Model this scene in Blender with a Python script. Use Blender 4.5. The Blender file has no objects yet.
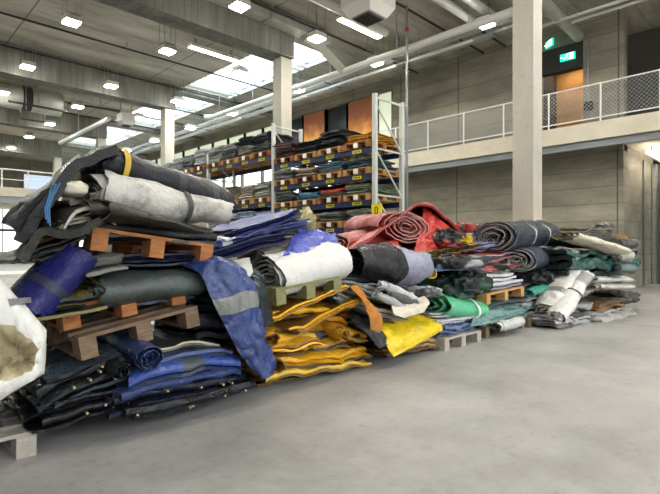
import bpy, math, random
import numpy as np
from mathutils import Vector, Matrix, noise

S = bpy.context.scene
COL = S.collection
R_ = random.Random(7)

# ------------------------------------------------------------------ camera, sky, exposure
F_PX, CX, CY, EYE = 485.0, 330.0, 248.0, 1.2
FW = Vector((.7035, .7107, 0)).normalized()
RT = Vector((FW.y, -FW.x, 0))
cam = bpy.data.cameras.new('camera')
cam.sensor_width = 36
cam.lens = F_PX / 660 * 36
cam.shift_y = 1 / 660
cam.clip_end = 200
co = bpy.data.objects.new('camera', cam)
COL.objects.link(co)
co.location = (0, 0, EYE)
co.rotation_euler = (math.pi / 2, 0, -math.atan2(FW.x, FW.y))
S.camera = co

w = bpy.data.worlds.new('overcast_sky')
S.world = w
w.use_nodes = True
nt = w.node_tree
bg = nt.nodes['Background']
tc = nt.nodes.new('ShaderNodeTexCoord')
sp = nt.nodes.new('ShaderNodeSeparateXYZ')
mr = nt.nodes.new('ShaderNodeMapRange')
mr.inputs['From Min'].default_value = 0
mr.inputs['From Max'].default_value = 1
mr.inputs['To Min'].default_value = 0.38
mr.inputs['To Max'].default_value = 7.5
nt.links.new(tc.outputs['Generated'], sp.inputs[0])
nt.links.new(sp.outputs['Z'], mr.inputs['Value'])
nt.links.new(mr.outputs[0], bg.inputs['Strength'])
bg.inputs['Color'].default_value = (0.93, 0.97, 1.0, 1)
LAMP_POWER = 88.0

S.view_settings.view_transform = 'Standard'
S.view_settings.look = 'None'
S.view_settings.gamma = 1
S.view_settings.use_curve_mapping = False
S.view_settings.exposure = 0.85


# ------------------------------------------------------------------ helpers
def P(px, py, Y):
    """world point where the sight line of a photo pixel meets the plane y = Y"""
    t = (px - CX) / F_PX
    d = Y / (FW.y + RT.y * t)
    return Vector((d * (FW.x + RT.x * t), Y, EYE + (CY - py) / F_PX * d))


def PX(px, py, X):
    t = (px - CX) / F_PX
    d = X / (FW.x + RT.x * t)
    return Vector((X, d * (FW.y + RT.y * t), EYE + (CY - py) / F_PX * d))


def srgb(h):
    h = h.lstrip('#')
    v = [int(h[i:i + 2], 16) / 255 for i in (0, 2, 4)]
    return tuple(c / 12.92 if c <= .04045 else ((c + .055) / 1.055) ** 2.4 for c in v) + (1,)


def mesh_obj(name, verts, faces, mat, parent=None, smooth=True, mats=None, midx=None):
    me = bpy.data.meshes.new(name)
    me.from_pydata([tuple(v) for v in verts], [], [tuple(f) for f in faces])
    for m in (mats or [mat]):
        me.materials.append(m)
    if midx is not None:
        me.polygons.foreach_set('material_index', midx)
    if smooth:
        me.polygons.foreach_set('use_smooth', [True] * len(me.polygons))
        try:
            me.set_sharp_from_angle(angle=math.radians(50))
        except Exception:
            pass
    me.update()
    o = bpy.data.objects.new(name, me)
    COL.objects.link(o)
    if parent is not None:
        o.parent = parent
    return o


class MB:
    """collects simple solids into one mesh"""

    def __init__(s):
        s.v, s.f = [], []

    def box(s, lo, hi, M=None):
        b = len(s.v)
        for z in (lo[2], hi[2]):
            for x, y in ((lo[0], lo[1]), (hi[0], lo[1]), (hi[0], hi[1]), (lo[0], hi[1])):
                p = Vector((x, y, z))
                s.v.append(M @ p if M else p)
        s.f += [(b, b + 3, b + 2, b + 1), (b + 4, b + 5, b + 6, b + 7)]
        for i in range(4):
            j = (i + 1) % 4
            s.f.append((b + i, b + j, b + 4 + j, b + 4 + i))
        return s

    def bar(s, p, q, wd, ht=None):
        """rectangular bar from p to q"""
        p, q = Vector(p), Vector(q)
        ht = ht or wd
        d = (q - p)
        L = d.length
        d.normalize()
        up = Vector((0, 0, 1)) if abs(d.z) < .95 else Vector((0, 1, 0))
        sx = d.cross(up).normalized()
        up = sx.cross(d)
        M = Matrix.Translation(p) @ Matrix((sx, d, up)).transposed().to_4x4()
        return s.box((-wd / 2, 0, -ht / 2), (wd / 2, L, ht / 2), M)

    def tube(s, pts, r, n=10, cap=True):
        pts = [Vector(p) for p in pts]
        b = len(s.v)
        prev = None
        for i, p in enumerate(pts):
            d = (pts[min(i + 1, len(pts) - 1)] - pts[max(i - 1, 0)]).normalized()
            if prev is None:
                u = d.cross(Vector((0, 0, 1)))
                if u.length < .1:
                    u = d.cross(Vector((0, 1, 0)))
            else:
                u = prev - d * prev.dot(d)
            u.normalize()
            prev = u
            k = d.cross(u)
            for a in range(n):
                t = 2 * math.pi * a / n
                s.v.append(p + (u * math.cos(t) + k * math.sin(t)) * r)
        for i in range(len(pts) - 1):
            for a in range(n):
                c = (a + 1) % n
                s.f.append((b + i * n + a, b + i * n + c, b + (i + 1) * n + c, b + (i + 1) * n + a))
        if cap:
            s.f.append(tuple(b + a for a in range(n))[::-1])
            s.f.append(tuple(b + (len(pts) - 1) * n + a for a in range(n)))
        return s

    def build(s, name, mat, parent=None, smooth=False):
        return mesh_obj(name, s.v, s.f, mat, parent, smooth)


def tag(o, label=None, cat=None, group=None, kind=None):
    if label:
        o['label'] = label
    if cat:
        o['category'] = cat
    if group:
        o['group'] = group
    if kind:
        o['kind'] = kind
    return o


def struct(o):
    o['kind'] = 'structure'
    return o


def empty(name, loc=(0, 0, 0), M=None):
    o = bpy.data.objects.new(name, None)
    COL.objects.link(o)
    o.empty_display_size = .1
    if M is not None:
        o.matrix_world = M
    else:
        o.location = loc
    return o


def ordn(i):
    return ['first', 'second', 'third', 'fourth', 'fifth', 'sixth', 'seventh', 'eighth', 'ninth', 'tenth'][i]


# ------------------------------------------------------------------ materials
def new_mat(name):
    m = bpy.data.materials.new(name)
    m.use_nodes = True
    return m, m.node_tree, m.node_tree.nodes['Principled BSDF']


def N(t, kind, **kw):
    n = t.nodes.new(kind)
    for k, v in kw.items():
        if k in n.inputs:
            n.inputs[k].default_value = v
        else:
            setattr(n, k, v)
    return n


def plain(name, c, rough=.5, metal=0.0, emit=None):
    m, t, b = new_mat(name)
    b.inputs['Base Color'].default_value = srgb(c)
    b.inputs['Roughness'].default_value = rough
    b.inputs['Metallic'].default_value = metal
    if emit:
        b.inputs['Emission Color'].default_value = srgb(c)
        b.inputs['Emission Strength'].default_value = emit
    return m


def mottled(name, c1, c2, scale=3, rough=.6, metal=0.0, bump=.0, stretch=(1, 1, 1), detail=5, lo=.3, hi=.7, bscale=None):
    m, t, b = new_mat(name)
    tcn = N(t, 'ShaderNodeTexCoord')
    mp = N(t, 'ShaderNodeMapping')
    mp.inputs['Scale'].default_value = stretch
    t.links.new(tcn.outputs['Object'], mp.inputs[0])
    nz = N(t, 'ShaderNodeTexNoise', Scale=scale, Detail=detail, Roughness=.62)
    t.links.new(mp.outputs[0], nz.inputs['Vector'])
    cr = N(t, 'ShaderNodeValToRGB')
    cr.color_ramp.elements[0].position = lo
    cr.color_ramp.elements[1].position = hi
    cr.color_ramp.elements[0].color = srgb(c1)
    cr.color_ramp.elements[1].color = srgb(c2)
    t.links.new(nz.outputs['Fac'], cr.inputs[0])
    t.links.new(cr.outputs[0], b.inputs['Base Color'])
    b.inputs['Roughness'].default_value = rough
    b.inputs['Metallic'].default_value = metal
    if bump:
        n2 = N(t, 'ShaderNodeTexNoise', Scale=bscale or scale * 4, Detail=4)
        t.links.new(mp.outputs[0], n2.inputs['Vector'])
        bp = N(t, 'ShaderNodeBump', Strength=bump, Distance=.02)
        t.links.new(n2.outputs['Fac'], bp.inputs['Height'])
        t.links.new(bp.outputs[0], b.inputs['Normal'])
    return m


def mixc(t, fac, a, bcol):
    n = t.nodes.new('ShaderNodeMix')
    n.data_type = 'RGBA'
    for s_, v in ((0, fac), (6, a), (7, bcol)):
        if isinstance(v, (int, float)):
            n.inputs[s_].default_value = v
        elif isinstance(v, tuple):
            n.inputs[s_].default_value = v
        else:
            t.links.new(v, n.inputs[s_])
    return n.outputs[2]


def ramp(t, src, p0, p1, v0=0.0, v1=1.0):
    n = N(t, 'ShaderNodeMapRange')
    n.inputs['From Min'].default_value = p0
    n.inputs['From Max'].default_value = p1
    n.inputs['To Min'].default_value = v0
    n.inputs['To Max'].default_value = v1
    t.links.new(src, n.inputs['Value'])
    return n.outputs[0]


def concrete(name, c1, c2, plank_axis='Z', plank=.5, line=.012, rough=.8, lines2=None, streak=(1, 1, 1)):
    """board-formed concrete: blotches, board joints, pores"""
    m, t, b = new_mat(name)
    tcn = N(t, 'ShaderNodeTexCoord')
    sep = N(t, 'ShaderNodeSeparateXYZ')
    t.links.new(tcn.outputs['Object'], sep.inputs[0])
    mp = N(t, 'ShaderNodeMapping')
    mp.inputs['Scale'].default_value = streak
    t.links.new(tcn.outputs['Object'], mp.inputs[0])
    n1 = N(t, 'ShaderNodeTexNoise', Scale=.7, Detail=7, Roughness=.68)
    t.links.new(mp.outputs[0], n1.inputs['Vector'])
    col = mixc(t, ramp(t, n1.outputs['Fac'], .32, .68), srgb(c1), srgb(c2))

    def joints(ax, step, wd, off=0.0):
        a = N(t, 'ShaderNodeMath', operation='ADD')
        a.inputs[1].default_value = off
        t.links.new(sep.outputs[ax], a.inputs[0])
        mo = N(t, 'ShaderNodeMath', operation='PINGPONG')
        mo.inputs[1].default_value = step / 2
        t.links.new(a.outputs[0], mo.inputs[0])
        return ramp(t, mo.outputs[0], wd, wd * 2.2, 1, 0)
    dk = tuple(x * .55 for x in srgb(c1)[:3]) + (1,)
    if plank:
        j = joints(plank_axis, plank, line)
        mul = N(t, 'ShaderNodeMath', operation='MULTIPLY')
        mul.inputs[1].default_value = .55
        t.links.new(j, mul.inputs[0])
        col = mixc(t, mul.outputs[0], col, dk)
        # boards differ slightly in tone
        fl = N(t, 'ShaderNodeMath', operation='DIVIDE')
        fl.inputs[1].default_value = plank
        t.links.new(sep.outputs[plank_axis], fl.inputs[0])
        f2 = N(t, 'ShaderNodeMath', operation='FLOOR')
        t.links.new(fl.outputs[0], f2.inputs[0])
        wn = N(t, 'ShaderNodeTexWhiteNoise')
        wn.noise_dimensions = '1D'
        t.links.new(f2.outputs[0], wn.inputs['W'])
        col = mixc(t, ramp(t, wn.outputs['Value'], 0, 1, 0, .2), col, tuple(x * .72 for x in srgb(c1)[:3]) + (1,))
    for ax, step, wd, off in (lines2 or []):
        col = mixc(t, joints(ax, step, wd, off), col, dk)
    n3 = N(t, 'ShaderNodeTexNoise', Scale=14, Detail=3)
    t.links.new(tcn.outputs['Object'], n3.inputs['Vector'])
    col = mixc(t, ramp(t, n3.outputs['Fac'], .58, .75, 0, .3), col, dk)
    t.links.new(col, b.inputs['Base Color'])
    b.inputs['Roughness'].default_value = rough
    bp = N(t, 'ShaderNodeBump', Strength=.25, Distance=.02)
    t.links.new(n3.outputs['Fac'], bp.inputs['Height'])
    t.links.new(bp.outputs[0], b.inputs['Normal'])
    return m


_tarps = {}


def tarp(c, rough=.38, dirt=.35, dcol='#4a4438', bump=.6):
    """coated truck tarpaulin: scuffs, dirt blotches and small creases"""
    key = (c, rough, dirt, dcol, bump)
    if key in _tarps:
        return _tarps[key]
    m, t, b = new_mat('tarpaulin_' + c.strip('#'))
    if sum(srgb(c)[:3]) < .16:
        dirt *= .35
        b.inputs['Specular IOR Level'].default_value = .28
    tcn = N(t, 'ShaderNodeTexCoord')
    oi = N(t, 'ShaderNodeObjectInfo')
    ad = N(t, 'ShaderNodeVectorMath', operation='ADD')
    t.links.new(tcn.outputs['Object'], ad.inputs[0])
    cmb = N(t, 'ShaderNodeCombineXYZ')
    ml = N(t, 'ShaderNodeMath', operation='MULTIPLY')
    ml.inputs[1].default_value = 37
    t.links.new(oi.outputs['Random'], ml.inputs[0])
    t.links.new(ml.outputs[0], cmb.inputs[0])
    t.links.new(ml.outputs[0], cmb.inputs[1])
    t.links.new(cmb.outputs[0], ad.inputs[1])
    n1 = N(t, 'ShaderNodeTexNoise', Scale=5.5, Detail=7, Roughness=.7)
    t.links.new(ad.outputs[0], n1.inputs['Vector'])
    col = mixc(t, ramp(t, n1.outputs['Fac'], .47, .72, 0, dirt), srgb(c), srgb(dcol))
    n2 = N(t, 'ShaderNodeTexNoise', Scale=24, Detail=5, Roughness=.75)
    t.links.new(ad.outputs[0], n2.inputs['Vector'])
    lc = tuple(min(1, x * 1.25 + .006) for x in srgb(c)[:3]) + (1,)
    col = mixc(t, ramp(t, n2.outputs['Fac'], .55, .7, 0, .5), col, lc)
    t.links.new(col, b.inputs['Base Color'])
    t.links.new(ramp(t, n1.outputs['Fac'], .3, .7, max(.12, rough - .16), rough + .14), b.inputs['Roughness'])
    n3 = N(t, 'ShaderNodeTexNoise', Scale=9, Detail=6, Roughness=.6, Distortion=1.2)
    t.links.new(ad.outputs[0], n3.inputs['Vector'])
    bp = N(t, 'ShaderNodeBump', Strength=bump, Distance=.03)
    t.links.new(n3.outputs['Fac'], bp.inputs['Height'])
    t.links.new(bp.outputs[0], b.inputs['Normal'])
    _tarps[key] = m
    return m


def wood(name, c1, c2):
    return mottled(name, c1, c2, scale=6, rough=.75, bump=.3, stretch=(1.2, 6, 6), lo=.3, hi=.75)


M_floor = concrete('floor_concrete', '#7f7d79', '#adaba7', plank=None, rough=.42,
                   lines2=[('X', 12.0, .012, 3.3), ('Y', 12.0, .009, 7.6)])
M_ceil = concrete('ceiling_concrete', '#7b786d', '#bcb7a8', plank_axis='Y', plank=1.25, line=.008, streak=(.5, 2.2, 1),
                  lines2=[('X', 5.0, .012, 1.2)])
M_beam = concrete('beam_concrete', '#50514b', '#88877d', plank_axis='X', plank=.2, line=.004, streak=(3, 3, .4))
M_col = concrete('column_concrete', '#a9a598', '#c4c0b2', plank=None, streak=(1, 1, .3))
M_wall = concrete('wall_concrete', '#686559', '#9f9986', plank_axis='Z', plank=.5, line=.008, streak=(1, .5, 1.6),
                  lines2=[('Y', 2.6, .012, 1.1), ('X', 2.6, .012, .3)])
M_slab = concrete('slab_concrete', '#b5ae9a', '#cfc8b4', plank=None)
M_white = plain('white_paint', '#d9d9d4', .45)
M_pipe = plain('pipe_white', '#c9cac4', .4)
M_galv = mottled('galvanised', '#8f9494', '#b2b6b4', scale=8, rough=.38, metal=.7)
M_steel = plain('grey_steel', '#83888a', .4, .6)
M_dark = plain('dark_pipe', '#23221f', .5)
M_black = plain('black_rubber', '#141414', .6)
M_duct = mottled('duct_skin', '#a4a59c', '#bcbbb0', scale=5, rough=.45, metal=.3)
M_lampbody = plain('lamp_housing', '#d7d6cd', .4)
M_diff = plain('lamp_diffuser', '#fffbf2', .4, 0, LAMP_POWER)
M_rackup = plain('rack_upright', '#cdd2cb', .45, .1)
M_rackbeam = plain('rack_beam_blue', '#24335a', .45)
M_yellow = plain('yellow_label', '#d8cf1c', .5)
M_paper = plain('paper_label', '#eeeeea', .6)
M_ink = plain('label_ink', '#2a2a28', .6)
M_sign = plain('sign_yellow', '#f4dc00', .5)
M_pal_new = wood('pallet_new_wood', '#a3733f', '#cfa468')
M_pal_org = wood('pallet_orange_wood', '#7d4a26', '#b5763e')
M_pal_old = wood('pallet_weathered', '#55432f', '#8c735a')
M_pal_olive = wood('pallet_olive', '#63623c', '#8f8c5e')
M_pal_grey = wood('pallet_grey', '#8c857b', '#b9b1a4')
M_strapd = plain('strap_dark', '#3a3b3a', .6)
M_strapw = plain('strap_white', '#d8d8d2', .6)
M_strapy = plain('strap_yellow', '#c2a02c', .6)


def glass(name, tint='#ffffff', keep=.12):
    m, t, b = new_mat(name)
    out = t.nodes['Material Output']
    tr = N(t, 'ShaderNodeBsdfTransparent')
    tr.inputs[0].default_value = srgb(tint)
    gl = N(t, 'ShaderNodeBsdfGlossy', Roughness=.05)
    mx = N(t, 'ShaderNodeMixShader')
    mx.inputs[0].default_value = keep
    t.links.new(tr.outputs[0], mx.inputs[1])
    t.links.new(gl.outputs[0], mx.inputs[2])
    t.links.new(mx.outputs[0], out.inputs['Surface'])
    return m


M_glass = glass('skylight_glass', '#f2f7f8', .06)
M_winglass = glass('window_glass', '#e8f0ee', .12)

# ------------------------------------------------------------------ the hall
struct(MB().box((-9, -9, -.2), (26, 47, 0)).build('floor', M_floor))

XW = 15.8          # plane of the long wall on the right
ZC = 8.2           # underside of the roof slab
COLX = 9.75
COLY = [4.17, 12.0, 19.83, 27.66, 35.5]

# roof slab with a strip of rooflights
sky_y = [(12.6, 19.5), (20.2, 27.3), (28.1, 35.2)]
SX0, SX1 = 10.3, 12.6
b = MB()
b.box((-9, -9, ZC), (SX0, 47, ZC + .12))
b.box((SX1, -9, ZC), (26, 47, ZC + .12))
last = -9
for y0, y1 in sky_y:
    b.box((SX0, last, ZC), (SX1, y0, ZC + .12))
    last = y1
b.box((SX0, last, ZC), (SX1, 47, ZC + .12))
struct(b.build('ceiling', M_ceil))
for i, (y0, y1) in enumerate(sky_y):
    fr = MB()
    n = 5
    for k in range(n + 1):
        y = y0 + (y1 - y0) * k / n
        fr.box((SX0, y - .03, ZC + .13), (SX1, y + .03, ZC + .19))
    for x in (SX0, SX1):
        fr.box((x - .04, y0 - .03, ZC + .13), (x + .04, y1 + .03, ZC + .19))
    o = struct(fr.build('window_%d' % (i + 1), M_galv))
    MB().box((SX0, y0, ZC + .15), (SX1, y1, ZC + .16)).build('pane', M_glass, o)

tn = 5
for y in (14.2, 18.75, 22.5, 26.6, 30.5, 34.6):
    struct(MB().box((SX0 - .1, y - .2, ZC - .05), (SX1 + .1, y - .16, ZC)).box((SX0 - .1, y + .16, ZC - .05), (SX1 + .1, y + .2, ZC)).build('trim_%d' % tn, M_galv))
    tn += 1
for x in (SX0 - .02, SX1 - .02):
    struct(MB().box((x, 12.5, ZC - .02), (x + .04, 35.3, ZC + .13)).build('trim_%d' % tn, M_white))
    tn += 1
struct(MB().box((-9.3, -9, 0), (-9, 47, ZC)).build('wall_left', M_wall))

# cross beams and columns
for y in COLY:
    struct(MB().box((-9, y - .33, 7.17), (COLX + .21, y + .33, ZC)).build('beam', M_beam))
    zt = 7.17
    struct(MB().box((COLX - .21, y - .21, 0), (COLX + .21, y + .21, zt)).build('column', M_col))
# edge girder along the columns row further right
for y in COLY[2:]:
    struct(MB().box((COLX + .21, y - .25, 8.0), (XW, y + .3, ZC)).build('beam', M_beam))

# long wall: below the gallery, pier, recess, window band beyond
WY0 = 3.95
DY0, DY1 = 5.05, 6.35      # door recess on the gallery
b = MB()
b.box((XW - .1, WY0, 0), (XW + .3, 15.5, 4.19))
b.box((XW, WY0, 4.0), (XW + .3, DY0, ZC))
b.box((XW, DY1, 4.0), (XW + .3, 12.3, ZC))
b.box((XW, DY0, 7.5), (XW + .3, DY1, ZC))
b.box((XW, 12.3, 7.75), (XW + .3, 45, ZC))
b.box((XW, 12.3, 4.0), (XW + .3, 15.5, 5.7))
b.box((XW, 15.5, 0), (XW + .3, 45, 3.3))
b.box((XW, 15.5, 5.6), (XW + .3, 45, 6.2))
struct(b.build('wall_right', M_wall))
b = MB()
b.box((XW + .3, WY0, 0), (19.2, WY0 + .3, 4.19))
struct(b.build('wall_corner', M_wall))
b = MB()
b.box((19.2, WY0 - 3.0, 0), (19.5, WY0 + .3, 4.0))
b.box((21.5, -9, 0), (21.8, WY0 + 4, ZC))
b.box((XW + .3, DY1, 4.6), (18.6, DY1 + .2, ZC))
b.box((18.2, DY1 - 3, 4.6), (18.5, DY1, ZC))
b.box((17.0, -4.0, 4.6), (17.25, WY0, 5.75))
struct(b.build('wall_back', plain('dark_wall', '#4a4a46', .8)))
# door lobby clad in wood
wd_ply = wood('plywood', '#b07b3e', '#cf9a58')
b = MB()
b.box((17.2, DY0, 4.6), (17.3, DY1, 7.1))
d1 = b.build('door_1', wd_ply)
struct(d1)
b = MB().box((16.0, DY0 + .02, 4.62), (17.1, DY0 + .06, 6.7))
struct(b.build('door_2', mottled('door_brown', '#4a3c2a', '#5d4c34', scale=4)))
o = MB().box((16.5, DY0 + .4, 7.05), (16.9, DY0 + .9, 7.1)).build('ceiling_light', plain('lobby_light', '#fff0d8', .4, 0, 9))  # lamp is out of sight, added to brighten the plywood
tag(o, 'unseen flat ceiling light added to brighten the plywood lobby', 'light')
MB().box((16.68, DY0 + .63, 7.1), (16.72, DY0 + .67, ZC)).build('stem', M_steel, o)
b = MB().box((XW + .02, DY0, 6.75), (XW + .25, DY1, 7.5))
struct(b.build('trim_1', plain('lintel_dark', '#262624', .7)))

# window band high in the wall behind the racking
M_panel, t, bs = new_mat('orange_panel')  # panel colour grades from pale below to orange and brown above
tcn = N(t, 'ShaderNodeTexCoord')
sp_ = N(t, 'ShaderNodeSeparateXYZ')
t.links.new(tcn.outputs['Generated'], sp_.inputs[0])
nz = N(t, 'ShaderNodeTexNoise', Scale=2.2, Detail=3)
t.links.new(tcn.outputs['Object'], nz.inputs['Vector'])
am = N(t, 'ShaderNodeMath', operation='ADD')
mm = N(t, 'ShaderNodeMath', operation='MULTIPLY')
mm.inputs[1].default_value = .7
t.links.new(nz.outputs['Fac'], mm.inputs[0])
t.links.new(mm.outputs[0], am.inputs[0])
t.links.new(sp_.outputs['Z'], am.inputs[1])
cr = N(t, 'ShaderNodeValToRGB')
e = cr.color_ramp.elements
e[0].position, e[0].color = .3, srgb('#f6d2b8')
e[1].position, e[1].color = 1.25 if False else .98, srgb('#a8623c')
k_ = e.new(.5)
k_.color = srgb('#f0b85c')
k_ = e.new(.72)
k_.color = srgb('#d98638')
t.links.new(am.outputs[0], cr.inputs[0])
t.links.new(cr.outputs[0], bs.inputs['Base Color'])
bs.inputs['Roughness'].default_value = .5
M_daywin = plain('frosted_daylight_pane', '#f3f8f2', .5, 0, 1.1)
M_dayhi = plain('high_window_daylight', '#cfd6bd', .5, 0, .42)
M_darkpane = plain('dark_pane', '#2a2f30', .15)
M_mull = plain('mullion_grey', '#6b6a62', .5)
wn = 4


def window(y0, y1, z0, z1, pane, nm, deep=.14):
    global wn
    fr = MB()
    for y in (y0, y1):
        fr.box((XW + .02, y - .05, z0), (XW + .2, y + .05, z1))
    for z in (z0, z1):
        fr.box((XW + .02, y0, z - .04), (XW + .2, y1, z + .04))
    o = struct(fr.build('window_%d' % wn, M_mull))
    MB().box((XW + deep, y0, z0), (XW + deep + .03, y1, z1)).build('pane', pane, o)
    wn += 1
    return o


yy = [12.35, 13.2, 14.9, 16.3, 17.9, 19.5, 21.2, 22.9, 24.6, 26.3, 28.0, 30, 32, 34, 36]
kinds = [M_dayhi, M_panel, M_darkpane, M_panel, M_darkpane] + [M_dayhi] * 10
for i in range(len(yy) - 1):
    window(yy[i], yy[i + 1], 5.75 if yy[i] < 15 else 6.2, 7.72, kinds[i], '', .05 if kinds[i] is M_panel else .14)
for i, y in enumerate([15.6 + 1.9 * k for k in range(11)]):
    window(y, y + 1.8, 3.35, 5.55, M_daywin, '')

# far wall of the hall with big windows, far gallery
b = MB()
b.box((-9, 44, 4.6), (XW, 44.3, ZC))
b.box((-9, 44, 0), (XW, 44.3, .9))
for x in (-9, -3.2, 1.6, 6.4, 11.2, 15.5):
    b.box((x, 44, .9), (x + .5, 44.3, 4.6))
struct(b.build('wall_far', M_wall))
for i, x in enumerate((-8.5, -2.7, 2.1, 6.9, 11.7)):
    x1 = (-3.2, 1.6, 6.4, 11.2, 15.5)[i]
    fr = MB()
    for k in range(4):
        xx = x + (x1 - x) * k / 3
        fr.box((xx - .04, 44.05, .9), (xx + .04, 44.2, 4.6))
    o = struct(fr.build('window_%d' % wn, M_mull))
    MB().box((x, 44.1, .9), (x1, 44.13, 4.6)).build('pane', M_daywin, o)
    wn += 1
# gallery windows above far slab
for x, x1 in ((3.0, 7.6), (9.6, 12.4)):
    fr = MB().box((x, 43.9, 5.0), (x + .1, 43.99, 7.0)).box((x1 - .1, 43.9, 5.0), (x1, 43.99, 7.0))
    o = struct(fr.build('window_%d' % wn, M_mull))
    MB().box((x + .1, 43.94, 5.0), (x1 - .1, 43.97, 7.0)).build('pane', plain('blue_window', '#c3d4e8', .4, 0, .5), o)
    wn += 1
struct(MB().box((-9, 32.4, 4.15), (9.0, 44, 4.65)).build('slab_far', M_slab))
struct(MB().box((-9, 32.5, 3.75), (9.0, 32.8, 4.15)).build('beam', M_steel))

# gallery slab on the right
b = MB()
b.box((14.5, 2.0 - 8, 4.18), (XW, 15.4, 4.66))
b.box((XW, -6, 4.18), (21.5, WY0, 4.66))
b.box((XW, DY0, 4.55), (18.4, DY1, 4.66))
struct(b.build('slab_gallery', M_slab))
struct(MB().box((14.6, -6, 3.98), (14.75, 15.4, 4.18)).build('trim_2', M_steel))

# ------------------------------------------------------------------ gallery railing
rail = empty('gallery_railing', (14.55, 2.0, 4.66))
tag(rail, 'pale steel railing with wire mesh along the edge of the raised gallery', 'railing')
py = [1.45, 2.84, 4.21, 5.59, 6.97, 8.36, 9.77, 11.2, 12.6, 14.0, 15.3]
L0 = rail.location


def loc(p, base):
    return Vector(p) - base


for y in py:
    MB().box(loc((14.535, y - .018, 4.66), L0), loc((14.575, y + .018, 5.72), L0)).build('post', M_white, rail)
MB().box(loc((14.54, .2, 5.695), L0), loc((14.57, 15.35, 5.72), L0)).build('top_rail', M_white, rail)
MB().box(loc((14.54, .2, 4.76), L0), loc((14.57, 15.35, 4.79), L0)).build('bottom_rail', M_white, rail)
b = MB()
z0, z1 = 4.79, 5.69
h = z1 - z0
stp = .11
k = -1.0
while k < 15.2:
    for sgn in (1, -1):
        ya, yb = (k, k + h) if sgn == 1 else (k + h, k)
        p, q = Vector((14.555, ya, z0)), Vector((14.555, yb, z1))
        lo, hi = min(ya, yb), max(ya, yb)
        if lo >= .2 and hi <= 15.3:
            b.bar(p - L0, q - L0, .007)
    k += stp
b.build('wire_mesh', M_galv, rail)

rail2 = empty('gallery_railing', (2, 32.5, 4.65))
tag(rail2, 'thin railing on the far gallery beyond the tarp piles', 'railing')
L0 = rail2.location
for k in range(10):
    x = -3 + k * 1.3
    MB().box(loc((x - .03, 32.47, 4.65), L0), loc((x + .03, 32.53, 5.7), L0)).build('post', M_white, rail2)
MB().box(loc((-3, 32.47, 5.66), L0), loc((8.9, 32.53, 5.72), L0)).build('top_rail', M_white, rail2)
MB().box(loc((-3, 32.48, 5.1), L0), loc((8.9, 32.52, 5.14), L0)).build('bottom_rail', M_white, rail2)
for k in range(3):
    x = 3.3 + .55 * k
    tag(MB().box((x, 33.2, 4.651), (x + .5, 33.7, 5.35)).build('cardboard_box', plain('cardboard', '#a88450', .8)),
        ['brown box on the far gallery, leftmost of three', 'brown box on the far gallery, middle of three',
         'brown box on the far gallery, rightmost of three'][k], 'box', 'boxes on the far gallery')

# ------------------------------------------------------------------ ceiling services
def pipe_thing(name, label, cat, pts, r, mat, n=12, clips=0, group=None, ztop=ZC):
    pts = [Vector(p) for p in pts]
    o = MB().tube([p - pts[0] for p in pts], r, n).build(name, mat, None, True)
    o.location = pts[0]
    tag(o, label, cat, group)
    if clips:
        a, c = pts[0], pts[-1]
        for k in range(clips):
            p = a.lerp(c, (k + .5) / clips)
            MB().box((p.x - a.x - .012, p.y - a.y - .012, p.z - a.z + r * .9), (p.x - a.x + .012, p.y - a.y + .012, ztop - a.z)).build(
                'hanger', M_galv, o)
    return o


pipe_thing('ventilation_pipe', 'long fat white pipe hung below the roof beside the rooflights', 'pipe',
           [(11.75, 5.4, 7.1), (11.72, 12, 7.1), (11.6, 19.2, 7.1), (11.35, 19.5, 7.1)], .105, M_pipe, 16, 6)
pipe_thing('ventilation_pipe', 'pale pipe across the roof passing behind the box heater unit', 'pipe',
           [(-2, 9.3, 7.75), (11.6, 9.3, 7.75)], .12, M_pipe, 14, 4)
pipe_thing('ventilation_pipe', 'pale pipe across the roof, left of a pair beside the square column', 'pipe',
           [(3, 7.05, 7.75), (13.2, 7.05, 7.75)], .12, M_pipe, 14, 3)
pipe_thing('ventilation_pipe', 'pale pipe across the roof, right of a pair beside the square column', 'pipe',
           [(3, 6.5, 7.75), (13.2, 6.5, 7.75)], .12, M_pipe, 14, 3)
pipe_thing('ventilation_pipe', 'grey pipe running into the dark recess above the exit signs', 'pipe',
           [(12.0, 5.15, 7.75), (15.7, 5.15, 7.6)], .16, M_duct, 14, 2)
for k, (y, z, lab) in enumerate([(16.6, 7.98, 'thin black pipe under the roof, nearer of two between the deep beams'),
                                 (19.2, 7.98, 'thin black pipe under the roof, just before the second deep beam'),
                                 (22.2, 7.98, 'thin black pipe under the roof, first behind the second beam'),
                                 (24.6, 7.98, 'thin black pipe under the roof, second behind the second beam'),
                                 (26.6, 7.98, 'thin black pipe under the roof, third behind the second beam'),
                                 (11.0, 8.0, 'thin black pipe under the roof, beside the beam with sheet duct'),
                                 (8.26, 8.0, 'thin black pipe under the roof with a vertical drop pipe'),
                                 (7.46, 8.0, 'thin black pipe under the roof near the pair of pale pipes')]):
    pipe_thing('sprinkler_pipe', lab, 'pipe', [(-8, y, z), (15.7 if y < 12 else 13.0, y, z)], .035, M_dark, 8, 5,
               'black pipes under the roof')
dp = pipe_thing('drop_pipe', 'thin vertical grey pipe from roof to floor beside the rack', 'pipe',
                [(11.1, 8.2, 8.0), (11.1, 8.2, 0)], .035, M_steel, 8)
MB().tube([(0, 0, -.62), (0, 0, -.74)], .05, 8).build('red_collar', plain('red_band', '#a03028'), dp)
dp.location = (11.1, 8.15, 8.0)

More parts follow.
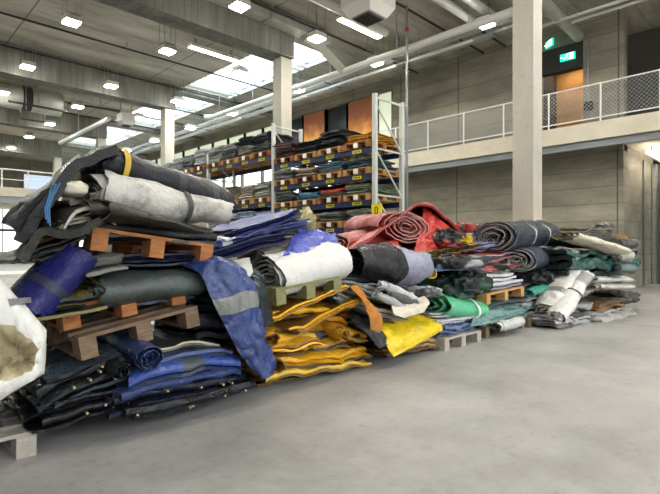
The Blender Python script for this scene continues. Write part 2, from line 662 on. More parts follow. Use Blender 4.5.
# cable trays with light tubes along the wall
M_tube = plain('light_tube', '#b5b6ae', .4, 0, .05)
for k, (x, z, lab) in enumerate([(12.75, 7.4, 'galvanised cable tray beside the long white pipe'),
                                 (13.35, 7.4, 'galvanised cable tray nearer the upper concrete wall')]):
    t_ = empty('cable_tray', (x, 5.2, z))
    tag(t_, lab, 'cable tray', 'cable trays under the roof')
    MB().box((-.12, 0, 0), (.12, 32, .015)).build('tray_bed', M_galv, t_)
    for s in (-.12, .12):
        MB().box((s - .008, 0, .015), (s + .008, 32, .08)).build('tray_side', M_galv, t_)
    for y in range(10):
        MB().box((-.2, 1.4 + 3.2 * y, -.04), (.2, 1.45 + 3.2 * y, 0)).box((.17, 1.4 + 3.2 * y, 0), (.2, 1.45 + 3.2 * y, ZC - z - .005)).build('bracket', M_steel, t_)
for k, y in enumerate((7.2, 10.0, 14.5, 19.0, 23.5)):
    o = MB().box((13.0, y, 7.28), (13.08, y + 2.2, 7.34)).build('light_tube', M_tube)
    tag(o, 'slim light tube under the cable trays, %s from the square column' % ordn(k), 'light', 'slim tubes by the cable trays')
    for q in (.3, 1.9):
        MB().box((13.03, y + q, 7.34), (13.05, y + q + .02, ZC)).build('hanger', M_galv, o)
# strips above gallery, right
for k, (y0, y1) in enumerate([(2.2, 4.6), (.5, 3.4)]):
    x = 14.0 + .35 * k
    o = MB().box((x, y0, 7.5), (x + .07, y1 + 1.5, 7.56)).build('light_tube', plain('pale_tube', '#cfcfc4', .4))
    tag(o, ['unlit pale tube high above the gallery, nearer one', 'unlit pale tube high above the gallery, farther one'][k], 'light')
    MB().box((x + .02, y0 + .5, 7.56), (x + .05, y0 + .53, ZC)).box((x + .02, y1, 7.56), (x + .05, y1 + .03, ZC)).build('hanger', M_galv, o)
o = MB().box((16.1, WY0 - .55, 3.9), (21, WY0 - .47, 3.97)).build('light_tube', plain('corner_tube_body', '#fff3e0', .4, 0, 8))
tag(o, 'lit tube under the gallery beside the warm concrete corner', 'light')
MB().box((16.15, WY0 - .545, 3.895), (20.95, WY0 - .475, 3.9)).build('diffuser', plain('corner_tube_light', '#fff1dc', .4, 0, 32), o)
MB().box((16.5, WY0 - .53, 3.97), (16.53, WY0 - .5, 4.18)).box((20, WY0 - .53, 3.97), (20.03, WY0 - .5, 4.18)).build('hanger', M_galv, o)

# sheet duct along first beam, and flat ducts at left
du = MB().box((5.0, 11.15, 7.86), (11.1, 11.62, 8.16)).build('sheet_duct', M_duct)
tag(du, 'flat sheet metal duct running along the front of the first deep beam', 'duct')
for x in (6, 8.6):
    MB().box((x, 11.12, 7.83), (x + .05, 11.65, 8.19)).build('flange', M_galv, du)
o = MB().tube([(0, 0, 0), (.6, -.02, -.12), (1.62, -.12, -.7)], .19, 4).build('branch_duct', M_duct)
o.location = (10.1, 11.35, 7.85)
tag(o, 'short square branch duct slanting down to the white pipe', 'duct')
o = MB().tube([(0, 0, 0), (9.6, 0, 0)], .5, 20).build('round_duct', M_duct, None, True)
o.location = (-3, 23.6, 7.5)
tag(o, 'fat pale round duct under the roof at far left', 'duct')
for x in (5.9, 8.1):
    MB().tube([(x, 0, 0), (x + .35, 0, 0)], .515, 20).build('dark_band', M_dark, o, True)
o = MB().tube([(0, 0, 0), (0, 7, 0)], .1, 12).build('crane_duct', M_pipe, None, True)
o.location = (8.1, 22.0, 6.9)
tag(o, 'pale overhead duct running away beside the hanging heater by second beam', 'duct')
for y in (1, 4, 6.5):
    MB().box((-.02, y, .15), (.02, y + .04, ZC - 6.9)).build('hanger', M_galv, o)


def heater(x, y, z, s, lab, top=ZC):
    o = empty('unit_heater', (x, y, z))
    tag(o, lab, 'heater', 'unit heaters under the roof')
    b = MB()
    b.box((-s, -s, -s * .25), (s, s, s * .9))
    v0 = len(b.v)
    b.box((-s * .7, -s * .7, -s * .75), (s * .7, s * .7, -s * .25))
    for i in range(v0 + 4, v0 + 8):
        p = b.v[i]
        b.v[i] = Vector((p.x / .7, p.y / .7, p.z))
    b.build('casing', M_lampbody, o)
    g = MB().box((-s * .6, -s * .6, -s * .80), (s * .6, s * .6, -s * .76)).build('frame', M_steel, o)
    for k in range(6):
        q = -s * .5 + k * s * .18
        MB().box((-s * .55, q, -s * .86), (s * .55, q + s * .1, -s * .80)).build('louvre', M_black, g)
    for sx in (-1, 1):
        MB().box((sx * s * .8 - .02, -.02, s * .9), (sx * s * .8 + .02, .02, top - z)).build('hanger', M_galv, o)


heater(9.5, 8.2, 7.5, .5, 'boxy white heater unit hanging at top centre with dark louvre')
heater(8.85, 22.0, 6.95, .3, 'boxy white heater unit hanging far off beyond the second deep beam')

for lab, pp in (('black pipe with upward step under the roof before the fat pale duct', [(8, 101), (68, 112), (68, 103), (120, 111)]),
                ('short black U-shaped pipe hanging under the fat pale duct', [(20, 109), (20, 118), (44, 122), (44, 115)])):
    pipe_thing('sprinkler_pipe', lab, 'pipe', [P(px_, py_, 22.95) for px_, py_ in pp], .05, M_dark, 8, 2)

# high-bay lamps
ys = [10.3, 14.2, 18.75, 22.5, 26.6, 30.5, 34.6, 6.4, 2.4, -1.6]  # last rows continue the grid out of view, added to light floor and piles
xs = [12.3, 9.65, 6.98, 4.25, 1.6]
LZ = 7.33
proto = None
for iy, y in enumerate(ys):
    for ix, x in enumerate(xs):
        if y > 24 and ix not in (0, 2, 3) or (9 < y < 11 and ix > 2):
            continue
        o = empty('high_bay_lamp', (x, y, LZ))
        tag(o, 'lit square lamp hung from the roof, %s from the long wall, %s row back' % (ordn(ix), ordn((iy + 3) % 10)),
            'lamp', 'square lamps hung from the roof')
        if proto is None:
            proto = []
            b = MB()
            b.box((-.2, -.2, -.04), (.2, .2, .10))
            proto.append(b.build('housing', M_lampbody, o))
            b = MB()
            for k in range(7):
                b.box((-.17 + k * .05, -.17, .10), (-.155 + k * .05, .17, .17))
            proto.append(b.build('cooling_fins', M_steel, o))
            proto.append(MB().box((-.18, -.18, -.075), (.18, .18, -.041)).build('diffuser', M_diff, o))
            for sx, sy in ((-.18, -.18), (.18, -.18), (-.18, .18), (.18, .18)):
                proto.append(MB().box((sx - .005, sy - .005, .10), (sx + .005, sy + .005, ZC - LZ)).build('wire', M_steel, o))
        else:
            for c in proto:
                d = c.copy()
                COL.objects.link(d)
                d.parent = o
# long glowing strips added to stand for lamp glow on the ceiling
for k, (x, y, lab) in enumerate([(10.3, 9.9, 'long glowing strip for ceiling glow under the roof beside the box heater'),
                                 (8.0, 14.6, 'long glowing strip for ceiling glow tucked behind the first deep beam')]):
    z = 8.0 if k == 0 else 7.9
    o = MB().box((x, y, z), (x + 1.9, y + .26, z + .1)).build('glow_strip', M_lampbody)
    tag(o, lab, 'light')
    MB().box((x + .03, y + .03, z - .02), (x + 1.87, y + .23, z)).build('diffuser', plain('glow_strip_face', '#fff8e8', .4, 0, 7), o)
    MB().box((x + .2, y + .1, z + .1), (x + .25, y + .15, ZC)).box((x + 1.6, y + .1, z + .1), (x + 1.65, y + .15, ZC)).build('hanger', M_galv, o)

# exit signs
M_exit = plain('exit_green', '#18b890', .4, 0, 1.3)
M_exitw = plain('exit_white', '#f2fff8', .4, 0, 1.6)


def exit_sign(M, lab):
    o = empty('exit_sign', M=M)
    tag(o, lab, 'sign', 'green exit signs')
    MB().box((-.22, .01, -.11), (.22, .05, .11)).build('sign_box', M_exit, o)
    b = MB()
    b.box((.06, 0, -.09), (.17, .01, .09))              # doorway
    b.bar((-.04, .005, .0), (-.0, .005, .05), .035)      # running figure
    b.bar((-.04, .005, .0), (-.1, .005, -.07), .025)
    b.bar((-.03, .005, .0), (.02, .005, -.07), .025)
    b.box((.0, 0, .055), (.03, .01, .085))
    b.bar((-.2, .005, 0), (-.12, .005, 0), .02)
    b.build('pictogram', M_exitw, o)


rotm = Matrix((Vector((0, -1, 0)), Vector((1, 0, 0)), Vector((0, 0, 1)))).transposed().to_4x4()
exit_sign(Matrix.Translation(PX(568, 57, XW + .0) + Vector((-.06, 0, 0))) @ rotm, 'green lit exit sign on the dark lintel above the plywood lobby')
exit_sign(Matrix.Translation(PX(548, 44, XW - .1)) @ Matrix.Rotation(math.radians(-35), 4, 'Z') @ rotm, 'green lit exit sign hung at an angle beside the square column')
o = MB().box((XW - .06, 4.78, 5.35), (XW, 5.02, 5.6)).build('switch_box', M_black)
tag(o, 'small dark box on the concrete pier beside the plywood lobby', 'box')
MB().box((XW - .03, 4.89, 5.6), (XW, 4.92, 7.5)).build('conduit', M_steel, o)
o = MB().box((16.9, 2.6, 5.9), (16.98, 3.2, 6.0)).build('wall_lamp', plain('lit_shade', '#ffffff', .4, 0, 3))
tag(o, 'small white lit lamp in the dark opening above the half wall', 'lamp')
MB().box((16.98, 2.85, 5.9), (17.1, 2.95, 5.72)).build('arm', M_steel, o)

# door posts and pipes at the far right under the gallery
b = MB()
for k, x in enumerate((19.25, 19.6, 20.0)):
    b.box((x, .6 + .1 * k, 0), (x + .12, .72 + .1 * k, 3.98))
o = struct(MB().box((18.95, WY0 - .14, 0), (19.2, WY0 - .02, 3.98)).build('trim_3', M_galv))
o = struct(MB().box((17.8, WY0 - .06, 0), (17.9, WY0 - .02, 3.98)).build('trim_4', M_steel))
o = MB().box((17.6, WY0 - 1.0, 3.2), (18.6, WY0 - .5, 3.3)).build('shade_lamp', M_steel)
tag(o, 'flat grey lamp hanging under the gallery at the far right', 'lamp')
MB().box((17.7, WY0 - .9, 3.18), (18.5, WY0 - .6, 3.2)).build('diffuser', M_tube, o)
MB().box((18.0, WY0 - .77, 3.3), (18.03, WY0 - .74, 4.18)).build('hanger', M_galv, o)

# ------------------------------------------------------------------ work table at left
tb = empty('work_table', (1.5, 7.0, 0))
tag(tb, 'white topped workbench with green frame behind the leftmost pile', 'table')
MB().box((-1.6, -.5, .86), (1.3, .5, .9)).build('table_top', M_white, tb)
M_green = plain('bench_green', '#4c5d4c', .5)
for x in (-1.5, 1.2):
    for y in (-.45, .45):
        MB().box((x - .03, y - .03, 0), (x + .03, y + .03, .86)).build('leg', M_green, tb)
for y in (-.45, .45):
    MB().box((-1.47, y - .02, .25), (1.17, y + .02, .3)).build('stretcher', M_green, tb)
tr = empty('hand_trolley', (2.0, 9.6, 0))
tag(tr, 'dark tubular trolley standing beyond the workbench', 'trolley')
for x in (-.35, .35):
    MB().tube([(x, 0, .12), (x, 0, 1.5)], .02, 8).build('post', M_dark, tr)
MB().tube([(-.35, 0, 1.5), (.35, 0, 1.5)], .02, 8).build('handle', M_dark, tr)
MB().box((-.4, -.1, .12), (.4, .7, .16)).build('deck', M_dark, tr)
for x in (-.35, .35):
    for y in (0, .6):
        MB().tube([(x - .02, y, .06), (x + .02, y, .06)], .06, 10).build('wheel', M_black, tr)
# ------------------------------------------------------------------ tarpaulin builders
def disp(p, sv, amp, fr):
    q = Vector((p[0] * fr, p[1] * fr, p[2] * fr)) + sv
    v = noise.noise_vector(q) * amp
    v += noise.noise_vector(q * 2.6) * (amp * .42)
    c = (1 - abs(noise.noise(q * 1.9 + Vector((9, 4, 2))))) ** 5
    v.z -= c * amp * .55
    return v


def seedvec(seed):
    r = random.Random(seed * 7919 + 13)
    return Vector((r.uniform(-50, 50), r.uniform(-50, 50), r.uniform(-50, 50)))


def ribbon(path, th, xs, xoff, sv, amp, fr, taper=None, wob=0.0):
    """thick strip that follows a 2D path (y, z), swept along x; returns verts, faces, side flags"""
    n = len(path)
    pts = np.array(path, float)
    tg = np.gradient(pts, axis=0)
    ln = np.linalg.norm(tg, axis=1)[:, None]
    tg = tg / np.maximum(ln, 1e-9)
    nr = np.stack([-tg[:, 1], tg[:, 0]], 1)
    A = pts + nr * th / 2
    B = pts - nr * th / 2
    loop = np.concatenate([A, B[::-1]])
    off = np.concatenate([xoff, xoff[::-1]])
    m = len(loop)
    V, Fc, side = [], [], []
    ns = len(xs)
    L = xs[-1] - xs[0]
    for k, x in enumerate(xs):
        e = abs(2 * (x - xs[0]) / L - 1) ** 3
        f = 1.0 if taper is None else taper((x - xs[0]) / L)
        for j in range(m):
            p = (x + off[j] * e * (1 if x > 0 else -1), loop[j, 0] * f, loop[j, 1] * f)
            d = disp(p, sv, amp, fr)
            V.append((p[0] + d.x * .6, p[1] + d.y, p[2] + d.z))
    for k in range(ns - 1):
        for j in range(m):
            j2 = (j + 1) % m
            Fc.append((k * m + j, k * m + j2, (k + 1) * m + j2, (k + 1) * m + j))
            side.append((0 if j < n else 1, (k + .5) / (ns - 1)))
    for k in (0, ns - 1):
        for j in range(n - 1):
            q = (k * m + j, k * m + j + 1, k * m + m - 2 - j, k * m + m - 1 - j)
            Fc.append(q if k else q[::-1])
            side.append((2, 0.0 if k == 0 else 1.0))
    return V, Fc, side


def fold_path(W, n, s, r, jit):
    path, lay = [], []
    for i in range(n):
        z = (i + .5) * s
        a = -W / 2 + r.random() * jit
        b_ = W / 2 - r.random() * jit
        if i % 2 == 0:
            ends = (a, b_)
        else:
            ends = (b_, a)
        m = max(6, int(W / .09))
        for k in range(m + 1):
            path.append((ends[0] + (ends[1] - ends[0]) * k / m, z))
            lay.append(i)
        if i < n - 1:
            sg = 1 if i % 2 == 0 else -1
            for t in (.25, .5, .75):
                an = -math.pi / 2 + math.pi * t
                path.append((ends[1] + sg * math.cos(an) * s * .5, z + s / 2 + math.sin(an) * s * .5))
                lay.append(i)
    return path, lay


def frame_of(A, B, yaw_ref=None):
    x = (B - A).normalized()
    y = Vector((0, 0, 1)).cross(x).normalized()
    z = x.cross(y)
    return x, y, z


def fold(name, a, b, Y, W, h, n, c, label, cat='tarpaulin', c2=None, amp=.022, fr=3.2, seed=None, group=None, rough=.38,
         strap=None, jit=None, puff=.62, Yb=None, dirt=.35, band=None, eyelets=0, droop=0.0):
    """folded tarpaulin lying with its folded edges to the front; a, b = ends of its lower front edge"""
    global _sd
    _sd += 1
    seed = seed or _sd
    r = random.Random(seed)
    fr *= r.uniform(.55, 1.15)
    A = a if isinstance(a, Vector) else P(a[0], a[1], Y)
    B = b if isinstance(b, Vector) else P(b[0], b[1], Yb or Y)
    x, y, z = frame_of(A, B)
    L = (B - A).length
    s = h / n
    path, lay = fold_path(W, n, s, r, jit if jit is not None else .12)
    xo = [r.uniform(-.09, .05) for _ in range(n)]
    xoff = np.array([xo[i] for i in lay])
    xs = np.linspace(-L / 2, L / 2, max(8, int(L / .055)))
    V, Fc, side = ribbon(path, s * puff, xs, xoff, seedvec(seed), amp, fr)
    mats = [tarp(c, rough, dirt)]
    idx = None
    mats.append(tarp(c2 or c, rough, dirt))
    mats.append(mats[1])
    if band:
        mats.append(tarp(band[2], rough, dirt))
    idx = []
    for sd_, u in side:
        i = min(sd_, 2)
        if band and sd_ < 2 and band[0] < u < band[1]:
            i = 3
        idx.append(i)
    if droop:
        V = [(v[0] * (1 - .04 * abs(2 * v[0] / L) ** 2), v[1], v[2] - droop * min(1.3, abs(2 * v[0] / L)) ** 2.6 - droop * .8 * max(0, min(1.3, -2 * v[1] / W)) ** 4) for v in V]
    o = mesh_obj(name, V, Fc, None, None, True, mats, idx)
    o.matrix_world = Matrix.Translation((A + B) / 2 + y * (W / 2)) @ Matrix((x, y, z)).transposed().to_4x4()
    tag(o, label, cat, group)
    if strap:
        for fx, m in strap:
            band_strap(o, fx * L, lambda t: stadium(t, W / 2 + .01, h), m, seedvec(seed), amp, fr)
    sv = seedvec(seed)
    for k in range(eyelets):
        i = r.randrange(n - 1)
        xx = r.uniform(-.48, .48) * L
        p = Vector((xx, -W / 2 - s * .35 + .03, (i + .5) * s + r.uniform(0, s)))
        d = disp(p, sv, amp, fr)
        q = p + d
        MB().tube([q + Vector((0, .03, 0)), q + Vector((0, -.022, 0))], .0075, 8).build('eyelet', M_eye, o, True)
    return o


def stadium(t, hw, h):
    """closed loop round a folded bundle, t in 0..1"""
    an = 2 * math.pi * t
    cx, cz = math.cos(an), math.sin(an)
    sx = (abs(cx) ** .35) * (1 if cx > 0 else -1)
    sz = (abs(cz) ** .6) * (1 if cz > 0 else -1)
    return (sx * (hw + .015), h / 2 + sz * (h / 2 + .012))


def band_strap(o, x0, fn, mat, sv, amp, fr, wd=.036, n=48):
    V, Fc = [], []
    for k in range(n):
        y, z = fn(k / n)
        for xx, g in ((x0 - wd / 2, 0), (x0 + wd / 2, 0)):
            d = disp((xx, y, z), sv, amp, fr)
            V.append((xx + d.x * .6, y + d.y, z + d.z))
    for k in range(n):
        k2 = (k + 1) % n
        Fc.append((k * 2, k * 2 + 1, k2 * 2 + 1, k2 * 2))
    # give the webbing some thickness
    m = len(V)
    cz = sum(v[2] for v in V) / m
    V2 = [(v[0], v[1] * .985, cz + (v[2] - cz) * .97) for v in V]
    F2 = [tuple(i + m for i in f[::-1]) for f in Fc]
    rim = []
    for k in range(n):
        k2 = (k + 1) % n
        rim.append((k * 2, k2 * 2, k2 * 2 + m, k * 2 + m))
        rim.append((k2 * 2 + 1, k * 2 + 1, k * 2 + 1 + m, k2 * 2 + 1 + m))
    return mesh_obj('strap', V + V2, Fc + F2 + rim, mat, o, True)


def roll(name, a, b, Y, ry, rz, c, label, cat='tarpaulin', turns=3, c2=None, amp=.02, fr=3.2, seed=None, group=None, Yb=None,
         taper=None, strap=None, rough=.38, fill=.25, bands=None, dirt=.35, phase=0.0, direction=None, length=None, sq=1.0):
    """rolled tarpaulin with spiral ends; a, b = ends of its axis (photo points at plane Y)"""
    global _sd
    _sd += 1
    seed = seed or _sd
    A = a if isinstance(a, Vector) else P(a[0], a[1], Y)
    if direction is not None:
        B = A + Vector(direction).normalized() * length
    else:
        B = b if isinstance(b, Vector) else P(b[0], b[1], Yb or Y)
        if not isinstance(b, Vector):
            B.x = P(b[0], b[1], (Yb or Y) - ry * .8).x
    x, y, z = frame_of(A, B)
    L = (B - A).length
    path = []
    turns = turns * 2 - 1 if turns > 1 else 1
    tot = turns * 26
    pitch = (1 - fill) / turns
    r = random.Random(seed)
    for k in range(tot + 1):
        an = 2 * math.pi * k / 26 + phase
        rr = 1 - (1 - fill) * k / tot
        rr *= 1 + .09 * noise.noise(Vector((an * .9, seed * 3.1, 0))) * (k / tot + .3)
        cx, cz = math.cos(an), math.sin(an)
        if sq != 1:
            cx = (abs(cx) ** sq) * (1 if cx > 0 else -1)
            cz = (abs(cz) ** sq) * (1 if cz > 0 else -1)
        path.append((cx * ry * rr, cz * rz * rr))
    th = pitch * min(ry, rz) * .6
    xo = np.array([r.uniform(-.02, .02) + .05 * math.sin(k * .13 + seed) for k in range(tot + 1)])
    tf = None
    if taper:
        tf = lambda u: taper[0] + (taper[1] - taper[0]) * u if len(taper) == 2 else np.interp(u, [0, .5, 1], taper)
    xs = np.linspace(-L / 2, L / 2, max(8, int(L / .055)))
    sv = seedvec(seed)
    V, Fc, side = ribbon(path, th, xs, xo, sv, amp, fr, tf)
    mats = [tarp(c2 or c, rough, dirt), tarp(c, rough, dirt), tarp(c2 or c, rough, dirt)]
    for bd in bands or []:
        mats.append(tarp(bd[2], rough, dirt))
    idx = []
    for sd_, u in side:
        i = sd_
        if sd_ == 1:
            for q, bd in enumerate(bands or []):
                if bd[0] < u < bd[1]:
                    i = 3 + q
        idx.append(i)
    o = mesh_obj(name, V, Fc, None, None, True, mats, idx)
    o.matrix_world = Matrix.Translation((A + B) / 2) @ Matrix((x, y, z)).transposed().to_4x4()
    tag(o, label, cat, group)
    for fx, m in strap or []:
        f = (tf(fx + .5) if tf else 1) * 1.0

        def ring(t, f=f):
            cx, cz = math.cos(2 * math.pi * t), math.sin(2 * math.pi * t)
            if sq != 1:
                cx = (abs(cx) ** sq) * (1 if cx > 0 else -1)
                cz = (abs(cz) ** sq) * (1 if cz > 0 else -1)
            e = 1 + th / 2 / min(ry, rz) + .05
            return (cx * ry * f * e, cz * rz * f * e)
        band_strap(o, fx * L, ring, m, sv, amp, fr)
    return o


def catmull(P0, u):
    """rows of control values (n,3) sampled at parameters u in 0..n-1"""
    n = len(P0)
    out = []
    for t in u:
        i = min(int(t), n - 2)
        f = t - i
        p1, p2 = P0[i], P0[i + 1]
        p0 = P0[i - 1] if i > 0 else 2 * p1 - p2
        p3 = P0[i + 2] if i + 2 < n else 2 * p2 - p1
        out.append(.5 * ((2 * p1) + (-p0 + p2) * f + (2 * p0 - 5 * p1 + 4 * p2 - p3) * f * f + (-p0 + 3 * p1 - 3 * p2 + p3) * f ** 3))
    return np.array(out)


def sheet(name, rows, c, label, cat='tarpaulin', th=.014, amp=.03, fr=3.5, seed=None, c2=None, group=None, bands=None, rough=.36, res=9, dirt=.3):
    """loose hanging or draped tarpaulin through a grid of points (px, py, Y)"""
    global _sd
    _sd += 1
    seed = seed or _sd
    G = np.array([[P(*p) if not isinstance(p, Vector) else p for p in row] for row in rows], float)
    nu, nv = G.shape[:2]
    U = np.linspace(0, nu - 1, (nu - 1) * res + 1)
    Vv = np.linspace(0, nv - 1, (nv - 1) * res + 1)
    H = np.array([catmull(G[:, j], U) for j in range(nv)])        # nv, U, 3
    K = np.array([catmull(H[:, i], Vv) for i in range(len(U))])   # U, V, 3
    du = np.gradient(K, axis=0)
    dv = np.gradient(K, axis=1)
    nm = np.cross(du, dv)
    nm /= np.maximum(np.linalg.norm(nm, axis=2)[..., None], 1e-9)
    sv = seedvec(seed)
    cen = K.reshape(-1, 3).mean(0)
    K = K - cen
    for i in range(K.shape[0]):
        for j in range(K.shape[1]):
            q = Vector(K[i, j]) * fr + sv
            d = noise.noise(q) * amp + noise.noise(q * 2.3) * amp * .5
            cr_ = (1 - abs(noise.noise(q * 1.6 + Vector((3, 8, 1))))) ** 6
            K[i, j] += nm[i, j] * (d - cr_ * amp * .7)
    a_, b_ = K.shape[:2]
    top = K.reshape(-1, 3)
    bot = (K - nm * th).reshape(-1, 3)
    V = np.concatenate([top, bot])
    m = a_ * b_
    Fc, idx = [], []
    bl = bands or []
    for i in range(a_ - 1):
        u = (i + .5) / (a_ - 1)
        mi = 0
        for q, bd in enumerate(bl):
            if bd[0] < u < bd[1]:
                mi = 2 + q
        for j in range(b_ - 1):
            q = (i * b_ + j, i * b_ + j + 1, (i + 1) * b_ + j + 1, (i + 1) * b_ + j)
            Fc.append(q)
            idx.append(mi)
            Fc.append(tuple(k + m for k in q[::-1]))
            idx.append(1 if mi == 0 else mi)
    edge = [(i * b_, (i + 1) * b_) for i in range(a_ - 1)] + [((i + 1) * b_ + b_ - 1, i * b_ + b_ - 1) for i in range(a_ - 1)] + \
           [(j + 1, j) for j in range(b_ - 1)] + [((a_ - 1) * b_ + j, (a_ - 1) * b_ + j + 1) for j in range(b_ - 1)]
    for p, q in edge:
        Fc.append((p, q, q + m, p + m))
        idx.append(1)
    mats = [tarp(c, rough, dirt), tarp(c2 or c, rough, dirt)] + [tarp(bd[2], rough, dirt) for bd in bl]
    o = mesh_obj(name, V, Fc, None, None, True, mats, idx)
    o.location = cen
    tag(o, label, cat, group)
    return o


def crumple(name, cpx, Y, size, c, label, cat='tarpaulin', amp=.09, fr=4.5, e=.7, seed=None, group=None, rough=.3, yaw=0, c2=None, dirt=.25, nu=64, nv=36):
    """bunched-up tarpaulin: a bulging bundle broken by sharp creases"""
    global _sd
    _sd += 1
    seed = seed or _sd
    sv = seedvec(seed)
    C = cpx if isinstance(cpx, Vector) else P(cpx[0], cpx[1], Y)
    V, Fc, idx = [], [], []
    sp_ = lambda v: (abs(v) ** e) * (1 if v > 0 else -1)
    for j in range(nv + 1):
        ph = -math.pi / 2 + math.pi * j / nv
        for i in range(nu):
            th = 2 * math.pi * i / nu
            d = Vector((sp_(math.cos(ph)) * sp_(math.cos(th)) * size[0], sp_(math.cos(ph)) * sp_(math.sin(th)) * size[1], sp_(math.sin(ph)) * size[2]))
            q = d * fr + sv
            q2 = q + noise.noise_vector(q * .7) * .8
            cr_ = abs(noise.noise(q2)) * 1.6 + abs(noise.noise(q2 * 2.1)) * .9
            k = amp * (cr_ - .8)
            dd = d.normalized() * k
            p = d + dd
            p.z = max(p.z, -size[2] * .8)
            V.append(p)
    for j in range(nv):
        for i in range(nu):
            i2 = (i + 1) % nu
            Fc.append((j * nu + i, j * nu + i2, (j + 1) * nu + i2, (j + 1) * nu + i))
            nq = Vector(V[j * nu + i]) * 3 + sv
            idx.append(1 if noise.noise(nq) > .15 else 0)
    o = mesh_obj(name, V, Fc, None, None, True, [tarp(c, rough, dirt), tarp(c2 or c, rough, dirt)], idx)
    o.location = C
    o.rotation_euler = (0, 0, yaw)
    tag(o, label, cat, group)
    return o


_sd = 100
M_eye = plain('brass_eyelet', '#b9a982', .35, .6)


def pallet(A, B, wood_m, label, group=None, depth=1.2, length=None, card=False, ten=True):
    """wooden pallet; A, B = ends of the lower front edge"""
    x, y, z = frame_of(A, B)
    L = length or (B - A).length
    o = empty('pallet', M=Matrix.Translation(A) @ Matrix((x, y, z)).transposed().to_4x4())
    tag(o, label, 'pallet', group)
    D = depth
    nd = 7 if D > 1 else 5
    for k in range(nd):
        bw = .1
        y0 = (D - bw) * k / (nd - 1)
        MB().box((0, y0, .122), (L, y0 + bw, .144)).build('deck_board', wood_m, o)
    for k in range(3):
        x0 = (L - .1) * k / 2
        MB().box((x0, 0, .1), (x0 + .1, D, .122)).build('stringer', wood_m, o)
        MB().box((x0, 0, 0), (x0 + .1, D, .022)).build('bottom_board', wood_m, o)
        for q in range(3):
            y0 = (D - .14) * q / 2
            MB().box((x0, y0, .022), (x0 + .1, y0 + .14, .1)).build('block', wood_m, o)
    if card:
        MB().box((L / 2 - .07, -.008, .02), (L / 2 + .07, -.001, .13)).build('label_card', M_paper, o)
    return o


# ------------------------------------------------------------------ pallet racking
XR, XB = 8.4, 9.4
RY = [7.05, 10.72, 14.18, 17.7]
rack = empty('pallet_rack', (XR, RY[0], 0))
tag(rack, 'tall pallet rack with pale uprights and dark blue beams loaded with folded tarps', 'rack')
R0 = Vector((XR, RY[0], 0))
LEV = [[3.50, 2.90, 2.30, 1.70, 1.1, .3], [3.80, 2.5, 1.7, .6], [3.80, 2.5, 1.2]]
for i, y in enumerate(RY):
    zt = 4.68 if i < 2 else 4.3
    for x in (XR, XB):
        MB().box((x - XR - .04, y - RY[0] - .05, 0), (x - XR + .04, y - RY[0] + .05, zt)).build('upright', M_rackup, rack)
    b = MB()
    z = .3
    s = 0
    while z < zt - .2:
        b.bar((.0, y - RY[0], z if s == 0 else z), (XB - XR, y - RY[0], z), .035)
        z2 = min(z + 1.05, zt - .1)
        b.bar((0, y - RY[0], z2 if s == 0 else z), (XB - XR, y - RY[0], z if s == 0 else z2), .03)
        z += 1.05
    b.bar((0, y - RY[0], zt - .08), (XB - XR, y - RY[0], zt - .08), .04)
    b.build('bracing', M_rackup, rack)
tarp_cols = {}
LVNAME = ['top', 'second', 'third', 'fourth', 'fifth', 'lowest']
BAYNAME = ['nearest rack bay', 'middle rack bay', 'farthest rack bay']
# colours of the goods per bay / level / slot (slot 0 is the nearest to the yellow sign)
GOODS = {(0, 0): ['#c9951e', '#20272c', '#252c33', '#5a3b36'], (0, 1): ['#3c5a5e', '#4f86a8', '#9a8e7c', '#6b706e'],
         (0, 2): ['#66785f', '#cf4a3c', '#5f95b4', '#777d7e'], (0, 3): ['#8f9486', '#787c7b', '#b0aa72', '#d8981e'],
         (0, 4): ['#4c4f55', '#5d6062', '#3c4c66', '#4b5560'],
         (1, 0): ['#2e3438', '#2a3036', '#979b9c', '#9fa49f'], (1, 1): ['#9c9f94', '#aaa797', '#a09a8a', '#7d8285'],
         (1, 2): ['#b4c8dc', '#9cb6cc', '#b0c4d8', '#8492a0'],
         (2, 0): ['#adb1b2', '#a3a7a3', '#b0b4b6', '#9a9f9d'], (2, 1): ['#777b78', '#808580', '#696c70', '#707470']}
COLN = {'#c9951e': 'yellow', '#cf4a3c': 'red', '#4f86a8': 'blue', '#5f95b4': 'blue', '#d8981e': 'orange', '#3c5a5e': 'teal'}
rr = random.Random(5)
